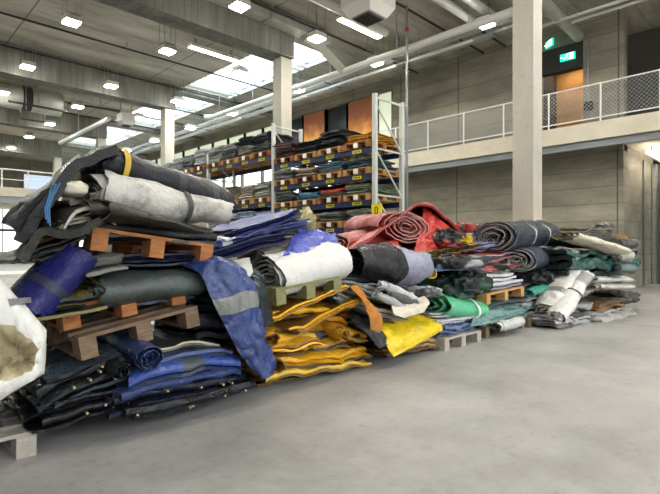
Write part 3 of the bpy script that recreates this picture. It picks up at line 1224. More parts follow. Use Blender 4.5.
for bay in range(3):
    y0, y1 = RY[bay], RY[bay + 1]
    slot = (y1 - y0 - .12) / 4
    for lv, z in enumerate(LEV[bay]):
        for x in (XR, XB):
            MB().box((x - XR - .025, y0 + .05 - RY[0], z - .13), (x - XR + .025, y1 - .05 - RY[0], z)).build('beam', M_rackbeam, rack)
        if (bay, lv) not in GOODS:
            continue
        for k in range(4):
            ya = y0 + .08 + slot * k
            lab = MB().box((-.03, ya + .3 - RY[0], z - .105), (-.0255, ya + .58 - RY[0], z - .03)).build('yellow_label', M_yellow, rack)
            bb = MB()
            for q in range(4):
                bb.box((-.032, ya + .34 + q * .05 - RY[0], z - .085), (-.0302, ya + .37 + q * .05 - RY[0], z - .05))
            bb.build('print', M_ink, lab)
            # pallet whose short side faces the aisle
            A = Vector((XR - .08, ya + .8 + .03, z))
            B_ = Vector((XR - .08, ya + .03, z))
            where = '%s from near end, %s shelf, %s' % (ordn(k), LVNAME[lv], BAYNAME[bay])
            pallet(A, B_, M_pal_new if (k + lv) % 3 else M_pal_org, 'wooden pallet, ' + where, 'pallets in the rack',
                   depth=1.15, card=(bay < 2 or k < 2))
            col = GOODS[(bay, lv)][k]
            hmax = {0: .42, 1: .26, 2: .26, 3: .26, 4: .2}[lv] if bay == 0 else (.55 if lv == 0 else .45)
            if (bay, lv, k) in ((0, 0, 0),):
                hmax = .2
            hh = hmax * rr.uniform(.75, 1.05)
            nb = 2
            zz = z + .144
            for q in range(nb):
                hq = hh / nb
                c_ = col if q == nb - 1 or rr.random() < .5 else rr.choice(['#4b5052', '#6a6c68', '#3b4046', '#7a776a', col])
                f_ = fold('folded_tarpaulin', Vector((XR - .06 + rr.uniform(-.03, .03), ya + .79, zz + .005)),
                          Vector((XR - .06 + rr.uniform(-.03, .03), ya + .06, zz + .005)), 0, 1.05, hq, 4 if hq < .16 else 6, c_,
                          '%s %s folded tarp, pallet %s' % (['lower', 'upper'][q], COLN.get(c_, 'grey'), where),
                          group='folded tarps in the rack', amp=.03, fr=3.0, jit=.1, dirt=.5, rough=.5)
                zz += hq + .012
o = MB().box((-.06, -.24, 1.90), (-.041, .05, 2.18)).build('number_sign', M_sign, rack)
pts = []
for k in range(25):
    an = 2 * math.pi * k / 24
    pts.append((-.063, -.095 + math.cos(an) * .04, 2.04 + math.sin(an) * .075))
MB().tube(pts, .011, 6, False).build('digit', M_black, o, True)


# ------------------------------------------------------------------ pile 1 (leftmost)
T = 'folded_tarpaulin'
RL = 'rolled_tarpaulin'
SH = 'draped_tarpaulin'
CR = 'crumpled_tarpaulin'
fold(T, (36, 432), (132, 404), 3.1, .85, .16, 6, '#101115', 'lower thick black folded tarp with eyelets on the floor beside the white bundle', amp=.03, eyelets=8, rough=.28, dirt=.2)
fold(T, (40, 413), (140, 371), 3.08, .85, .19, 6, '#15181b', 'upper black folded tarp fanning up toward the weathered pallet', amp=.03, eyelets=5, rough=.28, dirt=.2, c2='#2f3a44', droop=.03)
fold(T, (128, 427), (256, 397), 2.99, .9, .12, 3, '#101218', 'black folded tarp with eyelets, lowest of the blue stack on the floor', eyelets=5, rough=.25, dirt=.2, puff=.75, amp=.025)
fold(T, (114, 412), (252, 383), 3.01, .9, .11, 3, '#171b2a', 'blue-black folded tarp, second from bottom of the blue stack', rough=.25, eyelets=4, dirt=.2, puff=.75, droop=.03)
fold(T, (118, 397), (246, 370), 3.02, .85, .09, 3, '#22315c', 'navy folded tarp in the middle of the blue stack', rough=.3, c2='#16181f', dirt=.2, droop=.05, puff=.7)
fold(T, (122, 384), (250, 360), 3.0, .85, .10, 3, '#2a4488', 'bright blue folded tarp high in the blue stack', rough=.3, c2='#1c2740', band=(.45, .62, '#3a424c'), dirt=.2, droop=.06, puff=.7)
fold(T, (136, 368), (244, 350), 3.03, .8, .07, 2, '#4a5a86', 'grey-blue folded tarp second from top of the blue stack', rough=.35, droop=.06, c2='#222a40', puff=.7)
fold(T, (146, 357), (232, 343), 3.05, .8, .05, 2, '#b9b49b', 'cream folded tarp on top of the blue stack', c2='#2b2d30', rough=.5, droop=.05)
roll(RL, (148, 357), None, 3.0, .085, .085, '#27365e', 'small navy roll whose coiled end points out between black and blue stacks', turns=3, direction=(0.05, 1, .05), length=.8, amp=.008)
roll(RL, (122, 372), None, 3.02, .06, .06, '#1b1d22', 'small black roll end beside the navy roll end', turns=2, direction=(0, 1, .05), length=.8, amp=.008)

AW = P(82, 361, 3.12)
BW = P(194, 327, 3.12)
pallet(AW, AW + (BW - AW).normalized() * .8, M_pal_old, 'weathered pallet under another pallet in the leftmost pile')
AW = P(64, 331, 3.18)
BW = P(186, 303, 3.18)
pallet(AW, AW + (BW - AW).normalized() * .8, M_pal_org, 'tilted wooden pallet carrying dark rolls, in the leftmost pile', depth=1.1)
fold(T, (66, 313), (206, 300), 3.15, .9, .06, 2, '#31465e', 'thin slate blue folded tarp on the tilted pallet')
fold(T, (44, 322), (104, 309), 3.0, .8, .12, 4, '#2d3231', 'dark slate folded tarp with yellow edge hanging past the tilted pallet', c2='#6e652f')
roll(RL, (90, 290), (207, 282), 3.3, .24, .115, '#3d4644', 'grey-green flattened roll lying on the tilted pallet', turns=3, c2='#7d7438', amp=.015, taper=(1, .95, .8))
roll(RL, (30, 304), (82, 258), 3.25, .24, .13, '#20225a', 'violet-blue roll hanging off the left side of the leftmost pile', turns=3, bands=[(.3, .42, '#34364a')], rough=.22, dirt=.2, amp=.015)
fold(T, (88, 276), (128, 268), 3.02, .6, .1, 3, '#6b6a62', 'small beige-grey folded tarp tucked beside the violet-blue roll')
fold(T, (104, 268), (210, 264), 3.15, .95, .09, 4, '#1b1f33', 'blue-black folded tarp directly under the orange pallet')
AW = P(90, 250, 3.14)
BW = P(209, 264, 3.14)
pallet(AW, AW + (BW - AW).normalized() * .85, M_pal_org, 'orange-stained pallet high in the leftmost pile')
fold(T, (62, 232), (214, 244), 3.14, .95, .11, 4, '#121414', 'black folded tarp lying on the orange pallet', c2='#3a3b39')
roll(RL, (84, 210), (216, 232), 3.3, .3, .07, '#26231e', 'brownish flattened roll under the long pale grey roll', turns=3, c2='#8a7d6a', amp=.015, taper=(1.2, .9, .6))
roll(RL, (92, 196), (237, 213), 3.35, .22, .165, '#a9a69e', 'long pale grey tapering roll with dark strap near top of leftmost pile', turns=3,
     taper=(1, .82, .55), strap=[(.12, M_strapd), (-.44, M_strapd)], amp=.02, dcol=None if False else '#4a4438', dirt=.6) if False else \
    roll(RL, (92, 196), (237, 213), 3.35, .22, .165, '#b3b0a8', 'long pale grey tapering roll with dark strap near top of leftmost pile', turns=3,
         taper=(1, .82, .55), strap=[(.12, M_strapd)], amp=.025, dirt=.9, c2='#5f5c56')
roll(RL, (98, 167), (231, 204), 3.62, .27, .155, '#14161d', 'blue-black roll with yellow strap on the very top of the leftmost pile', turns=3,
     strap=[(-.4, M_strapy)], c2='#3a3d42', amp=.03, taper=(.9, 1, .95), bands=[(.5, .56, '#2a2d30'), (.84, .90, '#33373c')], dirt=.2)
sheet(SH, [[(120, 152, 3.2), (116, 153, 3.75)], [(95, 163, 3.15), (92, 160, 3.75)], [(76, 174, 3.1), (72, 172, 3.7)], [(62, 194, 3.08), (56, 194, 3.65)],
           [(46, 216, 3.08), (40, 218, 3.6)], [(28, 246, 3.1), (24, 243, 3.6)]], '#191b1d',
      'black tarp drape falling down the left end of the leftmost pile', th=.06, amp=.02, c2='#17191b')
sheet(SH, [[(70, 190, 3.3), (60, 190, 3.9)], [(48, 206, 3.3), (38, 204, 3.9)], [(30, 222, 3.3), (20, 218, 3.9)], [(17, 232, 3.3), (14, 228, 3.9)]], '#26292a',
      'second dark drape sticking out behind at the left end of the leftmost pile', th=.07, amp=.02)
sheet(SH, [[(104, 222, 3.05), (104, 218, 3.7)], [(82, 234, 3.02), (80, 228, 3.7)], [(60, 236, 3.0), (56, 234, 3.7)], [(44, 238, 3.0), (38, 240, 3.7)], [(26, 262, 3.0), (18, 262, 3.7)]],
      '#23261f', 'olive-black wavy tarp edge sagging below the black drape', th=.045, amp=.02, c2='#16170f')
fold(T, (30, 272), (92, 246), 3.1, .7, .09, 4, '#1e201f', 'black folded layers at the left end beside the orange pallet', amp=.03)
fold(T, (62, 222), (112, 216), 3.05, .6, .05, 2, '#6d6657', 'taupe folded-over tarp end left of the pale grey roll', amp=.02, c2='#9a9282', droop=.04)
fold(T, (66, 208), (104, 202), 3.08, .6, .07, 2, '#47443d', 'dark taupe tarp fold beside the open end of the pale grey roll', amp=.03, c2='#b5ae9e', droop=.05)
crumple(CR, (72, 190), 3.2, (.09, .14, .05), '#c8c1ad', 'small cream crumpled scrap tucked under the black drape', amp=.03, fr=7, nu=32, nv=18)
b = MB()
for k in range(3):
    b.tube([P(60 - 4 * k, 183 + k, 3.06), P(53 - 2 * k, 196, 3.04), P(49 - 2 * k, 208, 3.03), P(50 - 2 * k, 226 - 3 * k, 3.02)], .005, 6)
o = b.build('rope', plain('rope_blue', '#2f668f', .6), None, True)
tag(o, 'thin blue rope looped down the left end of the leftmost pile', 'rope')
sheet(SH, [[(180, 262, 3.25), (196, 258, 3.18), (212, 254, 3.2), (228, 258, 3.3)], [(200, 274, 3.06), (217, 267, 3.0), (232, 263, 3.0), (246, 270, 3.1)],
           [(212, 300, 3.0), (229, 297, 2.96), (244, 291, 2.95), (257, 292, 3.02)], [(226, 328, 2.99), (241, 327, 2.95), (254, 322, 2.94), (265, 318, 2.99)],
           [(240, 354, 2.98), (252, 353, 2.94), (262, 349, 2.94), (271, 344, 2.99)], [(256, 376, 2.98), (263, 379, 2.94), (270, 376, 2.95), (277, 368, 2.99)]], '#2a3c70',
      'blue tarp with grey stripe hanging down between leftmost pile and yellow stack', bands=[(.4, .52, '#7e807a')], amp=.03, c2='#2b3454', rough=.3, fr=5)
fold(T, Vector((.95, 3.5, .87)), Vector((2.25, 3.5, .92)), 0, .75, .24, 5, '#17191f', 'black filler folds deep behind the grey-green roll of the leftmost pile', amp=.03)  # dark filler folds added behind to close bright see-through gaps
fold(T, Vector((1.0, 3.55, 0)), Vector((2.3, 3.5, 0)), 0, .8, .5, 10, '#14151a', 'black filler stack of folds deep behind the blue stack', amp=.04)
fold(T, Vector((1.78, 3.1, .52)), Vector((2.28, 3.1, .52)), 0, .7, .5, 7, '#15171c', 'black filler folds behind the hanging blue tarp with grey stripe', amp=.04)
fold(T, Vector((.9, 3.35, 1.0)), Vector((1.85, 3.3, .97)), 0, .8, .11, 4, '#1a1c24', 'blue-black filler folds squeezed beneath the orange pallet', amp=.02)

# near left: white bundle on its pallet
AW = Vector((-.02, 3.2, 0))
pallet(AW, AW + Vector((.79, 0, 0)), M_pal_grey, 'grey pallet under the white bundle at the left edge', depth=.8)
AW = Vector((-.1, 3.22, .150))
fold(T, AW, AW + Vector((.72, 0, 0)), 0, .7, .13, 4, '#15161a', 'black folded tarp between grey pallet and white bundle', band=(0, .75, '#c08a1a'))
def loft_bundle(name, ring_px, Y, ys, inner, c, c2, label, amp, band=None):
    global _sd
    _sd += 1
    sv = seedvec(_sd)
    poly = [P(px, py, Y) for px, py in ring_px]
    cx = sum((p.x for p in poly)) / len(poly)
    cz = sum((p.z for p in poly)) / len(poly)
    loop = []
    m = len(poly)
    for i in range(m):
        for k in range(8):
            p = poly[i].lerp(poly[(i + 1) % m], k / 8)
            loop.append((p.x - cx, p.z - cz))
    n = len(loop)
    V, Fc, idx = [], [], []
    rings = [(y, sc, 0) for y, sc in ys] + [(y, sc, 1 + (1 - sc)) for y, sc in inner]
    for y, sc, kin in rings:
        for x, z in loop:
            q = Vector((x * 4, y * 4, z * 4)) + sv
            d = noise.noise_vector(q) * amp + noise.noise_vector(q * 3) * amp * (.5 if not kin else 1.1)
            o_ = max(0, kin - 1)
            fl = 1 - .35 * o_
            V.append((x * sc + d.x + .10 * o_, y + d.y, z * sc * fl + d.z - .12 * o_))
    for r in range(len(rings) - 1):
        for j in range(n):
            j2 = (j + 1) % n
            Fc.append((r * n + j, r * n + j2, (r + 1) * n + j2, (r + 1) * n + j))
            idx.append(1 if rings[r + 1][2] and r > len(ys) + 1 else (2 if band and band[0] < r < band[1] else 0))
    for r in (0, len(rings) - 1):
        f = tuple(r * n + j for j in range(n))
        Fc.append(f[::-1] if r == 0 else f)
        idx.append(0 if r == 0 else 1)
    o = mesh_obj(name, V, Fc, None, None, True, [tarp(c, .4, .14), tarp(c2, .5, .45), tarp('#77777a', .5, .2)], idx)
    o.location = (cx, Y, cz)
    tag(o, label, 'tarpaulin')
    return o


WB = loft_bundle('white_tarpaulin', [(-62, 262), (-2, 274), (24, 302), (47, 330), (47, 374), (24, 388), (0, 402), (-62, 412)], 3.02,
                 [(.85, .75), (.82, .97)] + [(.8 - .08 * k, 1.0) for k in range(1, 10)] + [(.02, 1.0), (0, .97)],
                 [(-.035, .86), (-.045, .68), (-.045, .50), (-.02, .36), (.05, .27), (.10, .12)], '#d8d5ce', '#b3a684', 'large white tarp bundle with beige gathered mouth at the left edge', .018)
sheet('webbing', [[Vector((.1, 3.0, .93)), Vector((.1, 3.0, .86))], [Vector((.4, 2.985, .93)), Vector((.4, 2.985, .86))], [Vector((.62, 2.985, .935)), Vector((.62, 2.985, .9))], [Vector((.70, 3.04, .93)), Vector((.70, 3.04, .90))]], '#77777a',
      'grey webbing band lying across the white bundle at the left edge', th=.006, amp=.004, cat='strap')

# ------------------------------------------------------------------ pile 2 (yellow)
YL = '#c8921c'
AW = P(272, 392, 3.25)
fold(T, Vector((2.5, 3.32, 0)), Vector((3.72, 3.22, 0)), 0, .9, .14, 4, '#1c1711', 'dark brown fold standing for shade on the floor under the yellow stack', c2='#6a4c1a', amp=.02)  # dark fold stands in for the shade beneath the stack
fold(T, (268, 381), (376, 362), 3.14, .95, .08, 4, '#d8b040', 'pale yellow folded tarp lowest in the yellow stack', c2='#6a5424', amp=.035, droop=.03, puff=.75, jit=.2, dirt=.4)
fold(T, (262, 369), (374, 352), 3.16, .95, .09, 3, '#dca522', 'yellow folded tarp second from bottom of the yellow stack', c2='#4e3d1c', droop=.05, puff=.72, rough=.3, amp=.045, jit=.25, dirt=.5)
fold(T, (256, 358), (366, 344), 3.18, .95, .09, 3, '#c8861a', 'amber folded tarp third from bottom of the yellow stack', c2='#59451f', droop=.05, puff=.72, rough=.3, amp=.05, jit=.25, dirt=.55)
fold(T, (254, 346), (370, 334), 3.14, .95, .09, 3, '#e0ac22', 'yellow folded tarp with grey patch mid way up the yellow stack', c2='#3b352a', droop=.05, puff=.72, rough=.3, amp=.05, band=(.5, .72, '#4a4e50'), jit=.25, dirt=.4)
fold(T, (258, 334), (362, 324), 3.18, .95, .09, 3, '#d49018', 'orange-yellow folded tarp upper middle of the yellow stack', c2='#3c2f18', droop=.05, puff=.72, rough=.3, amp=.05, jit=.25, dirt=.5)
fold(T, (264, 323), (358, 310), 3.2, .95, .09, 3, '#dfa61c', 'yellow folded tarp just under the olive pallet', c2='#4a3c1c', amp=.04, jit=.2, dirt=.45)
fold(T, (280, 322), (354, 289), 3.06, .5, .05, 2, '#e8b41c', 'bright yellow folded strip slanting up beside the olive pallet', c2='#8a5a18', amp=.03)
fold(T, (298, 332), (366, 304), 3.06, .5, .06, 2, '#d49c1a', 'bright yellow folded strip slanting up below the olive pallet', c2='#70501a', amp=.04)
sheet(SH, [[(350, 286, 3.1), (358, 285, 3.2)], [(362, 300, 3.05), (370, 300, 3.1)], [(370, 318, 3.04), (382, 316, 3.06)], [(372, 334, 3.06), (382, 334, 3.06)]], '#b06f1c',
      'orange-brown flap hanging between the yellow stack and striped grey folds', c2='#7a4a18', amp=.025, th=.012)
AW = P(277, 306, 3.12)
BW = P(342, 292, 3.12)
pallet(AW, BW, M_pal_olive, 'olive pallet under the big white roll', depth=.9)
roll('white_roll', (270, 277), (346, 262), 3.38, .27, .195, '#cfcdc8', 'big clean white roll with grey coiled end on the olive pallet', turns=5, c2='#85827a', amp=.012, fill=.12, dirt=.08, rough=.45)
roll(RL, (256, 262), (318, 249), 3.75, .24, .16, '#b5b1a4', 'beige roll with coiled end just behind the big white roll', turns=5, c2='#a19c8c', amp=.02, fill=.1)
sheet(SH, [[(222, 266, 3.35), (236, 260, 3.4), (250, 256, 3.45)], [(226, 278, 3.14), (240, 274, 3.14), (252, 270, 3.2)], [(236, 292, 3.1), (248, 290, 3.1), (256, 288, 3.14)]], '#b9bab4',
      'pale grey tarp corner left of the coiled beige roll', amp=.02)
sheet(SH, [[(248, 268, 3.3), (256, 270, 3.2), (264, 276, 3.18)], [(246, 285, 3.1), (256, 288, 3.02), (267, 294, 3.06)], [(252, 304, 3.08), (262, 308, 3.0), (272, 310, 3.05)], [(260, 322, 3.04), (267, 326, 2.99), (274, 324, 3.04)]], '#1c262d',
      'dark teal tarp drape hanging beside the coiled white roll end', amp=.015, rough=.25)
fold(T, (208, 264), (290, 241), 3.4, .9, .10, 4, '#23294f', 'dark navy folded tarp below the purple-blue folds', c2='#191c2a', amp=.03, rough=.42)
fold(T, (214, 253), (316, 227), 3.45, .9, .10, 4, '#2f3a78', 'navy folded tarp with white patch sloping toward the rack', c2='#232846', amp=.03, rough=.45, band=(.1, .2, '#c9c9cc'))
fold(T, (236, 239), (308, 214), 3.5, .8, .07, 3, '#343d80', 'purple-blue folded tarp on the very top above the big white roll', c2='#2a2f5c', amp=.02, rough=.5)
sheet(SH, [[(300, 228, 3.7), (318, 226, 3.8), (336, 232, 3.8)], [(288, 244, 3.4), (312, 236, 3.5), (338, 240, 3.5)], [(284, 252, 3.25), (312, 252, 3.25), (334, 256, 3.3)]], '#4650a8',
      'bright violet-blue flap spread over the big white roll', amp=.05, rough=.3)
crumple(CR, (297, 223), 3.85, (.16, .2, .13), '#bdb385', 'straw coloured ragged scrap standing up behind the blue folds', amp=.12, fr=9)

for px_, py_, r_, c_, l_ in ((276, 366, .075, '#d8a020', 'yellow roll end facing out low at the left corner of the yellow stack'),
                         (270, 340, .08, '#c98a1a', 'amber roll end facing out mid way up the left corner of the yellow stack'),
                         (344, 334, .06, '#c8901c', 'yellow roll end facing out at the right side of the yellow stack')):
    roll(RL, (px_, py_), None, 3.0, r_ * 1.2, r_, c_, l_, turns=2, direction=(.15, 1, .03), length=.6, amp=.02, fr=4, c2='#7a5618')
fold(T, (256, 352), (330, 340), 3.08, .6, .05, 2, '#8c5a18', 'brown-amber thin fold sticking out of the left half of the yellow stack', c2='#e0ac22', amp=.04, droop=.03)
fold(T, (306, 348), (376, 338), 3.08, .6, .05, 2, '#54504a', 'dark grey thin fold sticking out of the right half of the yellow stack', c2='#cf9a22', amp=.04, droop=.03)

# ------------------------------------------------------------------ pile 3 (black bundle, striped folds, yellow sheet)
AW = Vector((3.75, 3.35, 0))
pallet(AW, AW + Vector((1.0, 0, 0)), M_pal_old, 'dark pallet hidden under the bright yellow sheet', depth=.8)
fold(T, (384, 356), (441, 348), 3.12, .8, .16, 6, '#a48a5a', 'ochre-brown folds under the bright yellow sheet', c2='#5c3f22', amp=.03, jit=.2)
fold(T, (360, 342), (430, 330), 3.25, .8, .16, 5, '#3b3329', 'brown-black folded tarp above the bright yellow sheet', c2='#7a5320', amp=.05, jit=.2)
fold(T, (352, 330), (420, 316), 3.3, .8, .2, 4, '#4c3c24', 'brown folded tarp hidden under the grey striped folds', c2='#a8701c', amp=.05, jit=.2)
sheet(SH, [[(372, 319, 3.3), (402, 315, 3.3), (432, 315, 3.35)], [(379, 332, 3.1), (408, 326, 3.1), (440, 321, 3.15)], [(388, 346, 3.0), (414, 337, 3.0), (443, 326, 3.06)],
           [(394, 357, 2.98), (418, 344, 2.99), (444, 330, 3.05)]], '#d9bd12', 'bright yellow sheet folded over at the foot of the pile beside the green roll', amp=.025, c2='#a87c18', rough=.3, dirt=.35)
sheet(SH, [[(352, 318, 3.2), (368, 314, 3.25)], [(364, 332, 3.05), (380, 328, 3.08)], [(380, 348, 3.0), (392, 344, 3.02)]], '#2c2e30', 'dark grey strap-like sheet sloping across beside the bright yellow sheet', amp=.02)
fold(T, (340, 302), (414, 329), 3.12, .9, .12, 5, '#8d8d88', 'grey striped folded tarp sloping down to the yellow sheet', c2='#2d2e2e', amp=.03, dirt=.4)
fold(T, (344, 290), (424, 311), 3.18, .9, .12, 5, '#6d6e6b', 'pale and black striped folded tarp under the black bundle', c2='#c4c2b8', amp=.03, dirt=.4)
sheet(SH, [[(392, 304, 3.1), (424, 296, 3.2)], [(396, 314, 3.0), (430, 302, 3.06)], [(404, 318, 3.0), (424, 312, 3.02)]], '#cfc6b4', 'cream tarp flap at the end of the striped folds', amp=.02, c2='#b89e80')
for k, (a_, b_, c_, l_) in enumerate([((382, 284), (416, 298), '#b9bab6', 'thin pale grey tube-like roll, highest of three beside the lilac-grey tarp'),
                                      ((386, 292), (420, 304), '#4a4b4b', 'thin charcoal tube-like roll, middle of three beside the lilac-grey tarp'),
                                      ((378, 294), (412, 309), '#a4a5a1', 'thin pale grey tube-like roll, lowest of three beside the lilac-grey tarp')]):
    roll(RL, a_, b_, 3.12, .05, .045, c_, l_, turns=2, amp=.02, fr=5)
crumple(CR, (424, 292), 3.3, (.2, .2, .07), '#a9aaa6', 'grey crumpled scrap at the tube ends beside the lilac-grey tarp', amp=.05, fr=7, c2='#5a5b5b')
roll(RL, (350, 262), (428, 266), 3.5, .34, .225, '#17181b', 'fat black bundle with lilac-grey end left of the green pile', turns=3, taper=(.75, 1.1, .95), amp=.05, fr=3,
     bands=[(.58, 1, '#8b8b9f')], rough=.25, c2='#1c1d20', dirt=.25)
fold(T, (340, 284), (420, 288), 3.35, .8, .09, 3, '#4e5052', 'charcoal folded tarp directly under the fat black bundle', c2='#8f9092', amp=.03)

# red heap behind
fold(T, (352, 290), (470, 282), 3.95, .9, .22, 4, '#5f2a26', 'dark red folded tarp low in the red heap', amp=.04)
fold(T, (372, 262), (472, 258), 3.95, .9, .2, 4, '#a2332c', 'red folded tarp below the coiled red roll', amp=.05, c2='#3a3a3a')
roll(RL, (406, 227), None, 3.88, .42, .21, '#9c322c', 'red roll showing pink coiled layers under the red tent-like sheet', turns=5, direction=(.25, 1, 0), length=.9, c2='#b87a72', amp=.03, fill=.1, dirt=.2)
roll(RL, (338, 244), (392, 238), 4.3, .25, .13, '#8f2a26', 'dull red roll at the left shoulder of the red heap', turns=3, amp=.03, c2='#d8d0c8')
roll(RL, (378, 236), (446, 226), 4.35, .3, .24, '#a8322c', 'dark red roll filling the back of the red heap', turns=2, amp=.04)
sheet(SH, [[(344, 252, 3.85), (346, 247, 4.1), (348, 244, 4.6)], [(384, 227, 3.85), (388, 222, 4.1), (388, 222, 4.6)], [(421, 203, 3.85), (424, 202, 4.2), (424, 204, 4.6)],
           [(446, 217, 3.9), (448, 218, 4.2), (448, 220, 4.6)], [(470, 240, 3.9), (473, 240, 4.2), (474, 240, 4.6)]], '#b02f2a',
      'red tent-like sheet forming the peak of the red heap before the wall', amp=.02, th=.03, c2='#8d2a26')
sheet(SH, [[(424, 204, 4.1), (438, 212, 4.1), (456, 226, 4.15), (470, 238, 4.2)], [(424, 220, 3.86), (438, 224, 3.86), (452, 234, 3.9), (466, 244, 4.0)],
           [(420, 240, 3.74), (434, 240, 3.74), (448, 244, 3.78), (462, 250, 3.85)], [(414, 260, 3.66), (430, 258, 3.66), (446, 256, 3.7), (460, 258, 3.75)]], '#b8352a',
      'red flap on the right front slope of the red heap', amp=.07, fr=4.5)
sheet(SH, [[(384, 225, 4.3), (404, 213, 4.3), (424, 204, 4.3), (448, 220, 4.3)], [(380, 238, 4.26), (404, 230, 4.24), (426, 228, 4.24), (452, 234, 4.26)], [(376, 254, 4.24), (404, 252, 4.2), (428, 252, 4.2), (456, 252, 4.22)]], '#7a1f1b',
      'dark red inner sheet hanging behind the coiled red roll', amp=.03)
sheet(SH, [[(352, 250, 3.95), (374, 242, 3.95), (398, 238, 3.9)], [(352, 262, 3.8), (376, 256, 3.8), (402, 252, 3.75)], [(350, 274, 3.75), (378, 270, 3.72), (404, 268, 3.7)]], '#a8342e',
      'red drape below the coiled red roll', amp=.06)
crumple(CR, (446, 240), 3.75, (.34, .25, .14), '#3b3c3d', 'grey and black bunched tarp scraps on the right slope of the red heap', amp=.10, fr=6, c2='#8b3029')
crumple(CR, (462, 228), 4.1, (.24, .25, .1), '#3f4244', 'dark crumpled scrap on the right shoulder of the red heap', amp=.08, fr=6, c2='#9b3b34')
crumple(CR, (462, 240), 3.6, (.13, .15, .07), '#c9a51c', 'small yellow crumpled scrap beside the red heap', amp=.06, fr=9, nu=32, nv=18)

# ------------------------------------------------------------------ pile 4 (green roll)
AW = Vector((4.9, 3.06, 0))
pallet(AW, AW + Vector((.86, 0, 0)), M_pal_grey, 'grey floor pallet under the blue folds and green roll', depth=1.1)
fold(T, (442, 339), (480, 331), 3.1, 1.0, .16, 6, '#56698c', 'dusty blue folded tarp on the grey floor pallet', c2='#313f5e', amp=.04)
fold(T, (438, 326), (478, 321), 3.1, 1.0, .07, 2, '#b9b9bb', 'off-white folded tarp, lower of two below the green roll', amp=.015)
fold(T, (437, 319), (474, 315), 3.12, 1.0, .055, 2, '#a6a6a9', 'pale grey folded tarp, upper of two below the green roll', amp=.015)
roll('green_roll', (430, 305), (485, 306), 3.42, .33, .16, '#5db388', 'glossy green roll tied with white strap', turns=3, strap=[(.17, M_strapw)], amp=.018, rough=.22, dirt=.1, c2='#3f7f5c')
crumple(CR, (456, 284), 3.5, (.62, .4, .19), '#1d2723', 'dark green and black glossy crumpled tarp on the green roll', amp=.12, fr=4.2, rough=.18, c2='#24443a')
fold(T, (432, 272), (484, 270), 3.25, .9, .05, 2, '#54709c', 'thin sky blue folded tarp above the dark crumpled tarp', amp=.015)
crumple(CR, (455, 262), 3.4, (.55, .35, .1), '#2d2e2f', 'charcoal bunched tarp above the thin sky blue fold', amp=.09, fr=5.5, c2='#8a8c8e')
fold(T, (432, 258), (484, 248), 3.5, .8, .08, 4, '#2e2921', 'black folded tarp with mustard edges over the charcoal bunched tarp', c2='#9a7c2c', amp=.03)
roll(RL, (432, 272), None, 3.2, .1, .08, '#c09a28', 'small mustard loop at the left end of the sky blue fold', turns=1, direction=(.3, 1, 0), length=.25, amp=.01, fill=.8)
fold(T, (468, 276), (524, 268), 3.35, .8, .09, 4, '#b9585a', 'rose red folded tarp above the white folds on a pallet', c2='#c9bdbb', amp=.03, band=(.5, .75, '#27332f'))
fold(T, (470, 264), (520, 256), 3.45, .8, .1, 4, '#a4a2b4', 'lilac-grey folded tarp above the rose red fold', c2='#c46a60', amp=.03)
fold(T, (472, 252), (514, 246), 3.6, .7, .12, 4, '#8386ac', 'lilac-blue folded tarp on top beside the black and white rolls', c2='#6f7390', amp=.04)
fold(T, (468, 244), (498, 238), 3.9, .6, .12, 3, '#7d8195', 'blue-grey folded tarp leaning behind the lilac-blue fold', amp=.04)

# ------------------------------------------------------------------ pile 5
AW = Vector((6.0, 3.12, 0))
pallet(AW, AW + Vector((1.2, 0, 0)), M_pal_old, 'dark floor pallet under the grey-teal sheet', depth=.8)
fold(T, (484, 330), (530, 323), 3.15, .9, .16, 4, '#5f7c79', 'grey-teal folded tarp on the dark floor pallet', amp=.04, c2='#415a58')
roll(RL, (497, 327), (524, 320), 3.05, .09, .075, '#bdbdb8', 'short off-white roll with coiled end at floor level by the grey-teal sheet', turns=4, c2='#56524c', amp=.01)
sheet(SH, [[(484, 306, 3.3), (506, 306, 3.3), (534, 298, 3.4)], [(474, 316, 3.12), (500, 314, 3.08), (532, 306, 3.15)], [(470, 326, 3.06), (492, 322, 3.02), (522, 314, 3.05)]], '#6a8a86',
      'grey-teal sheet spread over the folds below the bare wooden pallet', amp=.06)
fold(T, (486, 312), (532, 304), 3.25, .8, .1, 3, '#4d615f', 'grey-teal folded tarp just below the bare wooden pallet', amp=.03)
AW = P(487, 305, 3.12)
BW = P(524, 296, 3.12)
pallet(AW, AW + (BW - AW).normalized() * 1.15, M_pal_new, 'bare light wooden pallet half way up beside the dark crumpled tarp', depth=.8)
fold(T, (480, 293), (524, 285), 3.15, .75, .1, 3, '#b9bac4', 'white folded tarp with lilac edge on the bare wooden pallet', c2='#8f93b0', amp=.02)
fold(T, (486, 284), (518, 279), 3.2, .75, .11, 2, '#c3c3c6', 'puffy white folded tarp on top of the bare wooden pallet', amp=.03)
roll(RL, (494, 237), (558, 235), 3.62, .36, .25, '#363a44', 'upper black and grey roll with white stripes before the square column', turns=4, c2='#8f8f8c', amp=.03, bands=[(.38, .43, '#b9b9b4'), (.72, .76, '#c4c4c0')], fill=.1)
roll(RL, (516, 260), (559, 256), 3.42, .33, .2, '#3d434f', 'lower black and grey roll with white stripe beneath the striped roll', turns=4, c2='#b4b4ae', amp=.02, bands=[(.7, .76, '#c4c4c0')], fill=.1)
roll(RL, (546, 240), (562, 238), 3.95, .26, .2, '#cfcbc2', 'fat cream roll behind the upper striped roll', turns=3, amp=.02)
crumple(CR, (540, 276), 3.35, (.62, .35, .15), '#232526', 'black crumpled tarp under the lower striped roll', amp=.1, fr=5, rough=.22, c2='#35383a')
fold(T, (516, 292), (548, 287), 3.3, .7, .12, 3, '#3a3d3f', 'charcoal folded tarp left of the teal roll', amp=.03)
roll(RL, (528, 293), (565, 281), 3.15, .1, .065, '#3d8a7c', 'slim teal roll above the white folds', turns=3, amp=.01)
